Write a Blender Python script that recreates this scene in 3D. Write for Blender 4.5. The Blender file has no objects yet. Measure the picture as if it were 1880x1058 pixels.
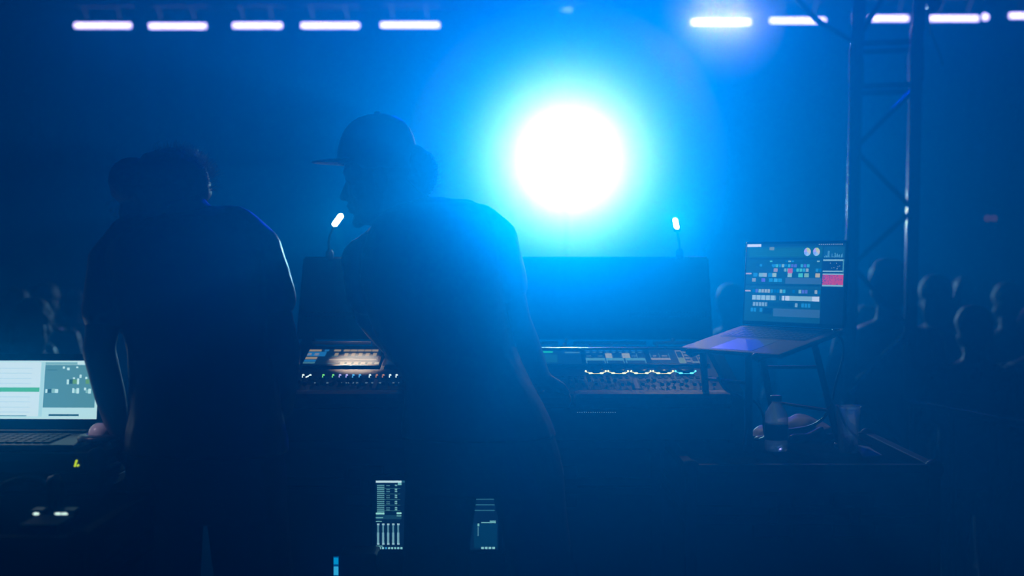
import bpy, bmesh, math, random
from mathutils import Vector, Matrix, noise
random.seed(7)
R = math.radians
F = 2611.0; CZ = 1.37; HY = 480.0          # focal length in pixels (1880 wide), eye height, horizon row
sc = bpy.context.scene
COL = sc.collection
V = Vector

# ------------------------------------------------------------------ camera
cam = bpy.data.cameras.new('camera'); co = bpy.data.objects.new('camera', cam); COL.objects.link(co)
co.location = (0, 0, CZ); co.rotation_euler = (R(90), 0, 0)
cam.lens = 50; cam.sensor_width = 36; cam.shift_y = -(529 - HY) / 1880
cam.clip_start = .05; cam.clip_end = 100
cam.dof.use_dof = True; cam.dof.focus_distance = 3.75; cam.dof.aperture_fstop = 2.0
sc.camera = co
sc.view_settings.view_transform = 'Standard'; sc.view_settings.look = 'None'
sc.view_settings.exposure = .16; sc.view_settings.gamma = 1; sc.view_settings.use_curve_mapping = False

# ------------------------------------------------------------------ world: a night sky / dark hall, faintly blue
w = bpy.data.worlds.new('world'); sc.world = w; w.use_nodes = True
bg = w.node_tree.nodes['Background']; bg.inputs[0].default_value = (0, .06, .9, 1); bg.inputs[1].default_value = .012

def at(px, py, d): return V(((px - 940) * d / F, d, CZ - (py - HY) * d / F))

# ------------------------------------------------------------------ stage lighting
def spot(n, loc, tgt, e, c, ang, bl=1, r=.1):
    l = bpy.data.lights.new(n, 'SPOT'); l.energy = e; l.color = c; l.spot_size = R(ang); l.spot_blend = bl; l.shadow_soft_size = r
    o = bpy.data.objects.new(n, l); COL.objects.link(o); o.location = loc
    o.rotation_euler = (V(tgt) - V(loc)).to_track_quat('-Z', 'Y').to_euler(); return o
MAIN = at(1040, 300, 14)
spot('stage_beam', MAIN, (MAIN.x, 0, MAIN.z), 2450, (.36, .63, .88), 100, 1, .12)
spot('added_veil_spot', (.6, 12, 5.5), (.1, 1.2, 1.4), 1150, (0, .02, 1), 40)  # unseen lamp added to light the veil before the figures
SIDE = at(1322, 41, 13.8)
l = bpy.data.lights.new('batten_beam', 'AREA'); l.shape = 'RECTANGLE'; l.size = .5; l.size_y = .045; l.energy = 16; l.color = (.6, .8, 1); l.spread = R(150)
o = bpy.data.objects.new('batten_beam', l); COL.objects.link(o); o.location = SIDE + V((0, -.05, 0)); o.rotation_euler = V((-SIDE.x * .3, -13.8, -1.2)).to_track_quat('-Z', 'Y').to_euler()

# ------------------------------------------------------------------ materials
def mat(n, col, rough=.6, metal=0, emit=None, es=1.0, noise_amt=0, nscale=40, bump=0, spec=.5, trans=0, ior=1.45, coat=0, sheen=0):
    m = bpy.data.materials.new(n); m.use_nodes = True; nt = m.node_tree; b = nt.nodes['Principled BSDF']
    b.inputs['Base Color'].default_value = (*col, 1); b.inputs['Roughness'].default_value = rough
    b.inputs['Metallic'].default_value = metal; b.inputs['Specular IOR Level'].default_value = spec
    b.inputs['Transmission Weight'].default_value = trans; b.inputs['IOR'].default_value = ior
    b.inputs['Coat Weight'].default_value = coat; b.inputs['Sheen Weight'].default_value = sheen
    if emit: b.inputs['Emission Color'].default_value = (*emit, 1); b.inputs['Emission Strength'].default_value = es
    if noise_amt or bump:
        tc = nt.nodes.new('ShaderNodeTexCoord'); nz = nt.nodes.new('ShaderNodeTexNoise'); nz.inputs['Scale'].default_value = nscale
        nz.inputs['Detail'].default_value = 5
        nt.links.new(tc.outputs['Object'], nz.inputs['Vector'])
        if noise_amt:
            mx = nt.nodes.new('ShaderNodeMix'); mx.data_type = 'RGBA'
            mx.inputs[6].default_value = (*[c * (1 - noise_amt) for c in col], 1); mx.inputs[7].default_value = (*[min(1, c * (1 + noise_amt)) for c in col], 1)
            nt.links.new(nz.outputs['Fac'], mx.inputs[0]); nt.links.new(mx.outputs[2], b.inputs['Base Color'])
        if bump:
            bp = nt.nodes.new('ShaderNodeBump'); bp.inputs['Strength'].default_value = bump; bp.inputs['Distance'].default_value = .004
            nt.links.new(nz.outputs['Fac'], bp.inputs['Height']); nt.links.new(bp.outputs['Normal'], b.inputs['Normal'])
    return m
def lamp_mat(n, col, s): return mat(n, (.02, .02, .02), .5, emit=col, es=s)
M = dict(
    black=mat('black_paint', (.012, .012, .014), .55, noise_amt=.3, nscale=25, bump=.1),
    plastic=mat('black_plastic', (.015, .015, .017), .35, noise_amt=.25, nscale=60),
    gloss=mat('glossy_panel', (.008, .009, .011), .22, noise_amt=.2, nscale=8),
    metal=mat('brushed_metal', (.45, .46, .48), .28, 1, noise_amt=.15, nscale=80),
    alu=mat('dark_truss_tube', (.03, .031, .033), .2, 0, noise_amt=.25, nscale=30, spec=.6),
    darkmetal=mat('dark_metal', (.018, .018, .02), .35, .3, noise_amt=.2, nscale=50),
    wood=mat('case_laminate', (.008, .008, .009), .75, noise_amt=.4, nscale=120, bump=.15, spec=0),
    leather=mat('padded_rest', (.24, .19, .165), .55, noise_amt=.25, nscale=90, bump=.3),
    cloth=mat('black_cotton', (.010, .010, .012), .42, noise_amt=.3, nscale=60, bump=.1, sheen=.4, spec=.6),
    trim=mat('case_edging', (.02, .02, .022), .6, spec=.05, noise_amt=.2, nscale=40),
    denim=mat('dark_trousers', (.012, .013, .018), .85, noise_amt=.3, nscale=80, bump=.4),
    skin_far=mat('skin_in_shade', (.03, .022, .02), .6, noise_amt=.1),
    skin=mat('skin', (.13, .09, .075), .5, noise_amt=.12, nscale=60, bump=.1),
    hair=mat('dark_hair', (.010, .008, .007), .6, spec=.3, noise_amt=.4, nscale=90, bump=.6),
    strand=mat('backlit_strand', (.6, .6, .65), .35),  # pale beside the dark hair: backlight put into the colour
    rubber=mat('cable_rubber', (.012, .012, .012), .4, noise_amt=.2, nscale=70),
    space=mat('laptop_grey', (.22, .205, .19), .6, 0, noise_amt=.06, nscale=120),
    key=mat('laptop_key', (.012, .012, .012), .45, noise_amt=.2, nscale=100),
    floor=mat('ground', (.0015, .0015, .002), 1, spec=0, noise_amt=.5, nscale=3),
    deck=mat('riser_deck', (.005, .005, .006), 1, spec=0, noise_amt=.4, nscale=12),
    drape=mat('stage_drape', (.008, .008, .010), .9, noise_amt=.3, nscale=5, bump=.3),
    bag=mat('pale_bag', (.45, .5, .55), .5, noise_amt=.2, nscale=18, bump=.6),
    ball=mat('pale_dome', (.75, .68, .75), .25, noise_amt=.08, nscale=12, coat=.4),
    label=mat('bottle_label', (.02, .05, .12), .5, noise_amt=.3, nscale=60),
    strip=lamp_mat('batten_lens', (.42, .58, 1), 10),
    lens=lamp_mat('beam_lens', (.8, .95, 1), 60),
    warm=lamp_mat('reading_led', (1, .93, .72), 45),
    amber=lamp_mat('twin_lamp_lens', (1, .5, .4), .28),
    led_and_glint_w=lamp_mat('led_and_glint_white', (.65, 1, .9), 2.6), led_g=lamp_mat('led_green', (.2, 1, .2), 1.8),
    led_v=lamp_mat('led_violet', (.45, .5, 1), 2.2), led_b=lamp_mat('led_blue', (.1, .55, 1), 2.0),
    led_o=lamp_mat('led_orange', (1, .5, .2), .9), led_y=lamp_mat('led_yellow', (.9, 1, .35), 4),
    led_c=lamp_mat('led_cyan', (.1, .9, 1), 4), mark=lamp_mat('yellow_mark', (.65, 1, 0), 1.4),
)
def clear(n, tint, rough, alpha):
    m = bpy.data.materials.new(n); m.use_nodes = True; nt = m.node_tree; nt.nodes.clear()
    o = nt.nodes.new('ShaderNodeOutputMaterial'); t = nt.nodes.new('ShaderNodeBsdfTransparent'); g = nt.nodes.new('ShaderNodeBsdfGlossy')
    tr = nt.nodes.new('ShaderNodeBsdfTranslucent'); mx = nt.nodes.new('ShaderNodeMixShader'); m2 = nt.nodes.new('ShaderNodeMixShader')
    fr = nt.nodes.new('ShaderNodeLayerWeight'); fr.inputs['Blend'].default_value = .35
    nz = nt.nodes.new('ShaderNodeTexNoise'); nz.inputs['Scale'].default_value = 70; bp = nt.nodes.new('ShaderNodeBump')
    bp.inputs['Strength'].default_value = .5; bp.inputs['Distance'].default_value = .003
    nt.links.new(nz.outputs['Fac'], bp.inputs['Height']); nt.links.new(bp.outputs['Normal'], g.inputs['Normal'])
    t.inputs['Color'].default_value = (*tint, 1); g.inputs['Roughness'].default_value = rough; g.inputs['Color'].default_value = (.9, .95, 1, 1)
    tr.inputs['Color'].default_value = (.5, .6, .7, 1)
    nt.links.new(fr.outputs['Facing'], mx.inputs[0]); nt.links.new(t.outputs[0], mx.inputs[1]); nt.links.new(g.outputs[0], mx.inputs[2])
    m2.inputs[0].default_value = alpha; nt.links.new(mx.outputs[0], m2.inputs[1]); nt.links.new(tr.outputs[0], m2.inputs[2])
    nt.links.new(m2.outputs[0], o.inputs['Surface']); return m
M['clear'] = clear('clear_plastic', (.9, .95, 1), .08, .24)
M['water'] = mat('water_fill', (.8, .9, 1), .02, trans=1, ior=1.33)
M['ice'] = clear('ice', (.9, .96, 1), .18, .75)
def vol(n, parts, grey=None):
    m = bpy.data.materials.new(n); m.use_nodes = True; nt = m.node_tree; nt.nodes.clear()
    out = nt.nodes.new('ShaderNodeOutputMaterial'); prev = None
    for dens, g, col in parts:
        v = nt.nodes.new('ShaderNodeVolumeScatter'); v.inputs['Color'].default_value = (*col, 1)
        v.inputs['Density'].default_value = dens; v.inputs['Anisotropy'].default_value = g
        if prev is None: prev = v.outputs[0]
        else:
            a = nt.nodes.new('ShaderNodeAddShader'); nt.links.new(prev, a.inputs[0]); nt.links.new(v.outputs[0], a.inputs[1]); prev = a.outputs[0]
    for dens, g, col in parts:            # the part of the light the droplets soak up instead of scattering
        if grey is None: break
        v = nt.nodes.new('ShaderNodeVolumeAbsorption'); v.inputs['Color'].default_value = (grey, col[1], col[2], 1); v.inputs['Density'].default_value = dens
        a = nt.nodes.new('ShaderNodeAddShader'); nt.links.new(prev, a.inputs[0]); nt.links.new(v.outputs[0], a.inputs[1]); prev = a.outputs[0]
    nt.links.new(prev, out.inputs['Volume']); return m
def screen_mat(n, strength):
    m = bpy.data.materials.new(n); m.use_nodes = True; nt = m.node_tree; b = nt.nodes['Principled BSDF']
    a = nt.nodes.new('ShaderNodeVertexColor'); a.layer_name = 'Col'
    b.inputs['Base Color'].default_value = (.05, .05, .05, 1); b.inputs['Roughness'].default_value = .35
    nt.links.new(a.outputs['Color'], b.inputs['Emission Color']); b.inputs['Emission Strength'].default_value = strength
    return m

# ------------------------------------------------------------------ geometry helpers
class MB:
    def __init__(s): s.v = []; s.f = []; s.c = []; s.smooth = []
    def add(s, vs, fs, sm=False, col=(0, 0, 0)):
        n = len(s.v); s.v += [tuple(x) for x in vs]
        for f in fs: s.f.append(tuple(i + n for i in f)); s.smooth.append(sm); s.c.append(col)
        return s
    def box(s, a, b, bev=0, Mx=None):
        a = V(a); b = V(b); lo = V(map(min, a, b)); hi = V(map(max, a, b))
        bm = bmesh.new(); bmesh.ops.create_cube(bm, size=1)
        for v in bm.verts: v.co = V((lo[i] + (v.co[i] + .5) * (hi[i] - lo[i]) for i in range(3)))
        if bev: bmesh.ops.bevel(bm, geom=bm.edges[:], offset=min(bev, min(hi - lo) * .45), segments=2, affect='EDGES', profile=.5)
        bm.verts.index_update()
        s.add([(Mx @ v.co) if Mx else v.co.copy() for v in bm.verts], [[v.index for v in f.verts] for f in bm.faces]); bm.free(); return s
    def tube(s, pts, r, n=10, caps=True, r2=None):
        pts = [V(p) for p in pts]; rings = []; prev = None
        for i, p in enumerate(pts):
            t = (pts[min(i + 1, len(pts) - 1)] - pts[max(i - 1, 0)]).normalized()
            if prev is None:
                ref = V((0, 0, 1)) if abs(t.z) < .9 else V((1, 0, 0)); a = t.cross(ref).normalized()
            else: a = (prev - t * prev.dot(t)).normalized()
            prev = a; b = t.cross(a)
            rr = r if r2 is None else r + (r2 - r) * i / (len(pts) - 1)
            rings.append([p + (a * math.cos(q) + b * math.sin(q)) * rr for q in [2 * math.pi * k / n for k in range(n)]])
        vs = [v for rg in rings for v in rg]; fs = []
        for i in range(len(pts) - 1):
            for k in range(n): fs.append((i * n + k, i * n + (k + 1) % n, (i + 1) * n + (k + 1) % n, (i + 1) * n + k))
        s.add(vs, fs, True)
        if caps: s.add(rings[0][::-1], [tuple(range(n))]); s.add(rings[-1], [tuple(range(n))])
        return s
    def lathe(s, prof, n=24, Mx=None, c=(0, 0, 0), caps=True):
        vs = []; fs = []; c = V(c)
        for r, z in prof:
            for k in range(n):
                q = 2 * math.pi * k / n; p = V((r * math.cos(q), r * math.sin(q), z)) + c; vs.append(Mx @ p if Mx else p)
        for i in range(len(prof) - 1):
            for k in range(n): fs.append((i * n + k, i * n + (k + 1) % n, (i + 1) * n + (k + 1) % n, (i + 1) * n + k))
        s.add(vs, fs, True)
        if caps:
            m = len(prof) - 1
            if prof[0][0] > 1e-5: s.add(vs[:n][::-1], [tuple(range(n))])
            if prof[m][0] > 1e-5: s.add(vs[m * n:], [tuple(range(n))])
        return s
    def quad(s, o, u, v, a, b, c, d, col, lift=None):
        """a rectangle in the plane o + x*u + y*v, x from a to b, y from c to d"""
        L = lift or V((0, 0, 0))
        s.add([o + u * a + v * c + L, o + u * b + v * c + L, o + u * b + v * d + L, o + u * a + v * d + L], [(0, 1, 2, 3)], False, col); return s
    def sphere(s, c, r, rot=None, seg=16, rings=10):
        c = V(c); rr = V(r) if hasattr(r, '__len__') else V((r, r, r)); vs = []; fs = []
        for i in range(1, rings):
            t = math.pi * i / rings
            for k in range(seg):
                q = 2 * math.pi * k / seg; p = V((rr.x * math.sin(t) * math.cos(q), rr.y * math.sin(t) * math.sin(q), rr.z * math.cos(t)))
                vs.append(c + (rot @ p if rot else p))
        top = len(vs); vs.append(c + (rot @ V((0, 0, rr.z)) if rot else V((0, 0, rr.z)))); vs.append(c - (rot @ V((0, 0, rr.z)) if rot else V((0, 0, rr.z))))
        for i in range(rings - 2):
            for k in range(seg): fs.append((i * seg + k, (i + 1) * seg + k, (i + 1) * seg + (k + 1) % seg, i * seg + (k + 1) % seg))
        for k in range(seg): fs.append((top, k, (k + 1) % seg)); fs.append((top + 1, (rings - 2) * seg + (k + 1) % seg, (rings - 2) * seg + k))
        s.add(vs, fs, True); return s
    def seg(s, a, b, ra, rb, n=14):
        """tapered capsule"""
        a = V(a); b = V(b); t = (b - a); L = t.length; t.normalize()
        ref = V((0, 0, 1)) if abs(t.z) < .9 else V((1, 0, 0)); x = t.cross(ref).normalized(); y = t.cross(x); prof = []
        for i in range(1, 5): q = math.pi / 2 * i / 4; prof.append((ra * math.sin(q), -ra * math.cos(q)))
        for i in range(0, 4): q = math.pi / 2 * i / 4; prof.append((rb * math.cos(q), L + rb * math.sin(q)))
        vs = [a + x * (r * math.cos(2 * math.pi * k / n)) + y * (r * math.sin(2 * math.pi * k / n)) + t * z for r, z in prof for k in range(n)]
        fs = [(i * n + k, i * n + (k + 1) % n, (i + 1) * n + (k + 1) % n, (i + 1) * n + k) for i in range(len(prof) - 1) for k in range(n)]
        m = len(vs); vs += [a - t * ra, b + t * rb]
        fs += [(m, (k + 1) % n, k) for k in range(n)]; q = (len(prof) - 1) * n; fs += [(m + 1, q + k, q + (k + 1) % n) for k in range(n)]
        s.add(vs, fs, True); return s
    def stack(s, rows, n=28, power=2.3):
        """closed body from elliptical slices: rows of (centre, rx, ry), slices horizontal"""
        vs = []; fs = []
        for c, rx, ry in rows:
            c = V(c)
            for k in range(n):
                q = 2 * math.pi * k / n; cs, sn = math.cos(q), math.sin(q)
                vs.append(c + V((rx * math.copysign(abs(cs) ** (2 / power), cs), ry * math.copysign(abs(sn) ** (2 / power), sn), 0)))
        for i in range(len(rows) - 1):
            for k in range(n): fs.append((i * n + k, i * n + (k + 1) % n, (i + 1) * n + (k + 1) % n, (i + 1) * n + k))
        fs.append(tuple(range(n))[::-1]); m = (len(rows) - 1) * n; fs.append(tuple(range(m, m + n)))
        s.add(vs, fs, True); return s
    def build(s, name, m, parent=None, color=False):
        me = bpy.data.meshes.new(name); org = V(parent_origin(parent)) if parent else V((0, 0, 0))
        me.from_pydata([V(v) - org for v in s.v], [], s.f)
        me.polygons.foreach_set('use_smooth', s.smooth)
        if color:
            ca = me.color_attributes.new('Col', 'FLOAT_COLOR', 'CORNER'); k = 0
            for f, c in zip(s.f, s.c):
                for _ in f: ca.data[k].color = (c[0] * 1.2, c[1] * 1.4, c[2] * 1.5, 1); k += 1
        me.materials.append(m); me.update(); me.validate()
        o = bpy.data.objects.new(name, me); COL.objects.link(o)
        if parent: o.parent = parent
        return o
def parent_origin(p):
    o = V(p.location)
    while p.parent: p = p.parent; o += V(p.location)
    return o
def tag(o, label=None, cat=None, group=None, kind=None):
    if label: o['label'] = label
    if cat: o['category'] = cat
    if group: o['group'] = group
    if kind: o['kind'] = kind
    return o
def thing(name, label, cat, loc=(0, 0, 0), group=None):
    o = bpy.data.objects.new(name, None); COL.objects.link(o); o.location = loc; o.empty_display_size = .1
    return tag(o, label, cat, group)
def copy_tree(o, parent=None):
    c = o.copy(); COL.objects.link(c); c.parent = parent
    for ch in o.children: copy_tree(ch, c)
    return c
def remeshed(mb, name, m, parent, vox, it=6):
    """one continuous skin over overlapping closed shapes"""
    o = mb.build(name, m, parent)
    md = o.modifiers.new('r', 'REMESH'); md.mode = 'VOXEL'; md.voxel_size = vox; md.use_smooth_shade = True
    sm = o.modifiers.new('s', 'SMOOTH'); sm.factor = .5; sm.iterations = it
    dg = bpy.context.evaluated_depsgraph_get(); me = bpy.data.meshes.new_from_object(o.evaluated_get(dg), depsgraph=dg)
    o.modifiers.clear(); o.data = me
    if not me.materials: me.materials.append(m)
    return o
def curve_pts(ctrl, n=8):
    """Catmull-Rom through control points"""
    c = [V(p) for p in ctrl]; c = [c[0] * 2 - c[1]] + c + [c[-1] * 2 - c[-2]]; out = []
    for i in range(1, len(c) - 2):
        for k in range(n):
            t = k / n; a, b, d, e = c[i - 1], c[i], c[i + 1], c[i + 2]
            out.append(.5 * ((2 * b) + (d - a) * t + (2 * a - 5 * b + 4 * d - e) * t * t + (3 * b - a - 3 * d + e) * t ** 3))
    out.append(c[-2]); return out

# ------------------------------------------------------------------ the setting
GZ = -.36
tag(MB().box((-13, -3, GZ - .1), (13, 18.2, GZ)).build('floor', M['floor']), kind='structure')
tag(MB().box((-13, -3, -.06), (3.4, 4.75, 0)).box((-13, 4.69, GZ), (3.4, 4.75, -.06)).box((3.34, -3, GZ), (3.4, 4.75, -.06)).build('floor_riser', M['deck']), kind='structure')
bk = MB(); n = 260; vs = []
for i in range(n + 1):
    x = -13 + 26 * i / n; y = 18 + .07 * math.sin(i * 1.3) + .03 * math.sin(i * 3.1)
    vs += [(x, y, GZ), (x, y, 7)]
bk.add(vs, [(2 * i, 2 * i + 2, 2 * i + 3, 2 * i + 1) for i in range(n)], True)
tag(bk.build('wall_back', M['drape']), kind='structure')

# ------------------------------------------------------------------ overhead lighting truss with battens
ZB = 3.69
def truss_y(px): return 14.0 - max(0, (px - 900)) * .0006
A0 = V((-6.2, 14.02, 3.88)); A1 = V((6.2, 13.35, 3.88))
tr = thing('lighting_truss', 'dark horizontal truss across the top edge of the picture, above the row of glowing tubes', 'truss', (0, 13.7, 3.88))
u = (A1 - A0).normalized(); back = V((-u.y, u.x, 0)) * .29
for o0 in (V((0, 0, 0)), V((0, 0, .29)), back, back + V((0, 0, .29))):
    MB().tube([A0 + o0, A1 + o0], .025, 12).build('chord', M['alu'], tr)
br = MB(); L = (A1 - A0).length; k = 0; s_ = 0.1
while s_ + .5 < L:
    for o0 in (V((0, 0, 0)), back):
        br.tube([A0 + u * s_ + o0, A0 + u * (s_ + .25) + o0 + V((0, 0, .29))], .010, 6)
        br.tube([A0 + u * (s_ + .25) + o0 + V((0, 0, .29)), A0 + u * (s_ + .5) + o0], .010, 6)
    s_ += .5
br.build('lacing', M['alu'], tr)['kind'] = 'stuff'
vl = MB(); vs = []; n = 240
for i in range(n + 1):
    p = A0 + u * (L * i / n) + back * 1.45; p.y += .035 * math.sin(i * .9)
    vs += [(p.x, p.y, 3.925 + .012 * math.sin(i * .37)), (p.x, p.y, 4.7)]
vl.add(vs, [(2 * i, 2 * i + 2, 2 * i + 3, 2 * i + 1) for i in range(n)], True)
v_ = vl.build('valance', M['drape']); tag(v_, 'black cloth border hanging along the overhead truss at the top edge', 'curtain')

strips = [(134, 244, 47, 'first glowing tube light from the left end of the overhead row'),
          (271, 382, 48, 'second glowing tube light from the left end of the overhead row'),
          (425, 521, 47, 'third and slightly shorter glowing tube light from the left end of the overhead row'),
          (550, 663, 47, 'fourth glowing tube light from the left, above the brim of the cap'),
          (696, 810, 46, 'fifth glowing tube light from the left, above and right of the capped head'),
          (1266, 1381, 41, 'brightest tube light, right of the big beam lamp with a halo around it'),
          (1410, 1518, 38, 'glowing tube light just left of the upright truss tower'),
          (1592, 1670, 34, 'glowing tube light seen through the upright truss tower'),
          (1704, 1799, 34, 'glowing tube light just right of the truss tower, beside a small round lamp'),
          (1850, 1962, 29, 'last glowing tube light, cut by the right edge of the picture')]
for x0, x1, py, lab in strips:
    d = (ZB - CZ) * F / (HY - py); b = 4
    a = at(x0 + b, py, d); e = at(x1 - b, py, d); c = (a + e) / 2
    t = thing('tube_light', lab, 'stage light', c, 'tube lights under the overhead truss')
    hx = (e.x - a.x) / 2
    MB().box(c + V((-hx - .02, .01, -.028)), c + V((hx + .02, .09, .05)), .008).build('housing', M['plastic'], t)
    MB().tube([c + V((-hx, -.005, 0)), c + V((-hx + .01, -.005, 0)), c + V((hx - .01, -.005, 0)), c + V((hx, -.005, 0))], .024, 12).build('lens', M['strip'], t)
    for sx in (-.6, .6):
        yt = A0.y + (A1.y - A0.y) * (c.x + hx * sx - A0.x) / (A1.x - A0.x); top = V((c.x + hx * sx, yt, 3.88))
        MB().tube([c + V((hx * sx, .05, .04)), V((top.x, (c.y + .05 + yt) / 2, c.z + .12)), top - V((0, 0, .03))], .009, 8).lathe([(.032, -.018), (.032, .018)], 14, Matrix.Translation(top) @ Matrix.Rotation(R(90), 4, 'Y')).build('clamp', M['darkmetal'], t)
c = at(1807, 32, 13.6)
t = thing('round_lamp', 'small round white lamp at the right end of the tube beside the tower', 'stage light', c)
MB().lathe([(.012, -.05), (.04, -.03), (.045, .03)], 16, Matrix.Translation(c) @ Matrix.Rotation(R(90), 4, 'X')).build('housing', M['plastic'], t)
MB().sphere(c + V((0, -.03, 0)), (.03, .012, .03)).build('lens', M['strip'], t)
MB().tube([c + V((0, .02, .04)), c + V((0, .02, .2))], .008, 8).build('clamp', M['darkmetal'], t)
c = at(1040, 18, 13.9)
t = thing('small_fixture', 'small unlit fixture with glowing glints hung at the top edge above the big beam lamp', 'stage light', c)
MB().box(c + V((-.06, 0, -.02)), c + V((.05, .09, .04)), .01).build('housing', M['metal'], t)
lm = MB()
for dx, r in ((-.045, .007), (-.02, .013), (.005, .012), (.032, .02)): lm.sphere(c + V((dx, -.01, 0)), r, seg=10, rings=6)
lm.build('lens', lamp_mat('glint_glow', (.5, .9, 1), 1.6), t)  # emissive beads stand in for the fixture's pale glints

# the big beam lamp on a stand
c = MAIN.copy()
t = thing('beam_lamp', 'blinding white beam lamp on a stand in the centre, wrapped in added smoke', 'stage light', (c.x, c.y + .2, GZ + .02))
MB().lathe([(.10, -.35), (.15, -.30), (.17, -.1), (.16, 0), (.145, .015)], 28, Matrix.Translation(c + V((0, .06, 0))) @ Matrix.Rotation(R(90), 4, 'X')).build('head', M['plastic'], t)
MB().lathe([(0, .0), (.14, .0), (.14, .006), (0, .014)], 28, Matrix.Translation(c + V((0, .04, 0))) @ Matrix.Rotation(R(90), 4, 'X')).build('lens', M['lens'], t)
yk = MB()
for s_ in (-1, 1): yk.box(c + V((s_ * .185 - .015, .15, -.28)), c + V((s_ * .185 + .015, .27, .05)), .01)
yk.box(c + V((-.2, .15, -.31)), c + V((.2, .27, -.27)), .01).build('yoke', M['plastic'], t)
MB().box(c + V((-.16, .05, -.42)), c + V((.16, .37, -.31)), .02).build('base', M['plastic'], t)
MB().tube([V((c.x, c.y + .2, GZ + .3)), V((c.x, c.y + .2, c.z - .42))], .025, 12).build('pole', M['darkmetal'], t)
for k in range(3):
    q = 2 * math.pi * k / 3 + .5
    MB().tube([V((c.x, c.y + .2, .5)), V((c.x + .6 * math.cos(q), c.y + .2 + .6 * math.sin(q), GZ + .015))], .014, 8).build('leg', M['darkmetal'], t)

# twin amber lamps far right
c = at(1819, 401, 16)
t = thing('twin_lamp', 'pair of tiny dim orange lamps high in the dark at the right', 'lamp', c)
MB().box(c + V((-.09, .02, -.05)), c + V((.09, .1, .05)), .01).build('housing', M['plastic'], t)
for s_ in (-1, 1): MB().sphere(c + V((s_ * .037, 0, 0)), (.018, .012, .018)).build('lens', M['amber'], t)
MB().tube([c + V((0, .06, .05)), V((c.x, c.y + .06, 6.9))], .012, 8).build('pole', M['darkmetal'], t)

# ------------------------------------------------------------------ truss tower
TW = V((1.62, 5.8, GZ))
tw = thing('truss_tower', 'upright square truss tower right of the laptop with two bright glints on its tubes', 'truss', TW)
def wob(px0, px1, d): return (px0 - 940) * d / F, (px1 - 940) * d / F
lx = lambda z: (1577 - 940) * 5.8 / F - (2.4 - z) * .022        # left front chord
rx = lambda z: (1681 - 940) * 5.8 / F - (2.4 - z) * .022
zt = CZ + 620 * 5.8 / F
OFF = V((.061, .236, 0)); FY = {lx: 5.83, rx: 5.77}
def TP(fx, z, b=0): return V((fx(z), FY[fx], z)) + OFF * b
for fx in (lx, rx):
    for b_ in (0, 1):
        MB().tube([TP(fx, GZ + .02, b_), TP(fx, 2.3, b_), TP(fx, 2.31, b_) + V((.004, 0, 0)), TP(fx, zt, b_) + V((.012, 0, 0))], .025, 16).build('chord', M['alu'], tw)
zof = lambda py: CZ - (py - HY) * 5.8 / F
for py in (78, 157, -120, -200, 960, 1100):
    for b_ in (0, 1):
        MB().tube([TP(lx, zof(py), b_), TP(rx, zof(py), b_)], .012, 10).build('rung', M['alu'], tw)
zig = [(1, -110), (0, 74), None, (1, 163), (0, 273), (1, 386), (0, 488), (1, 604), (0, 716), (1, 828), (0, 940)]
def zz(l, y0, pairs):
    prev = None
    for it in pairs:
        if it is None: prev = None; continue
        p = TP(rx if it[0] else lx, zof(it[1]))
        if prev is not None: MB().tube([prev, p], .0105, 10).build('brace', M['alu'], tw)
        prev = p
zz(0, 5.8, zig)
for xf in (lx, rx):
    for k in range(14):
        z0 = 2.1 - k * .25; y0, y1 = (0, 1) if k % 2 else (1, 0)
        if z0 - .25 > GZ: MB().tube([TP(xf, z0, y0), TP(xf, z0 - .25, y1)], .0085, 8).build('brace', M['alu'], tw)
for xf in (lx, rx):
    for b_ in (0, 1):
        p = TP(xf, zof(118), b_)
        MB().tube([p + V((0, 0, -.07)), p + V((0, 0, -.055)), p + V((0, 0, .055)), p + V((0, 0, .07))], .029, 14).build('coupler', M['alu'], tw)
MB().box((lx(0) - .2, 5.6, GZ), (rx(0) + .2, 6.24, GZ + .015), .004).build('base_plate', M['darkmetal'], tw)
# brace from tower toward the overhead truss, bracket with clamp, hanging cable
p0 = TP(lx, zof(78))
MB().tube([p0, p0 + V((-.16, .05, .11)), p0 + V((-.42, .1, .42))], .011, 8).build('stay', M['alu'], tw)
c = at(1712, 12, 5.8)
cl = MB().lathe([(.026, -.02), (.026, .02)], 16, Matrix.Translation(c) @ Matrix.Rotation(R(90), 4, 'X'))
cl.box(c + V((-.03, -.01, .01)), c + V((.04, .03, .04)), .005).tube([c + V((-.06, 0, -.02)), c + V((.02, 0, -.01)), c + V((.03, 0, .01))], .006, 6)
cl.build('clamp', M['metal'], tw)
tag(MB().tube(curve_pts([at(1704, 20, 5.8), at(1706, 45, 5.8), at(1714, 72, 5.8), at(1725, 98, 5.8), at(1731, 120, 5.8)]), .0035, 8).build('loose_cable', M['rubber']), 'thin cable end dangling from the clamp on the truss tower', 'cable')

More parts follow.
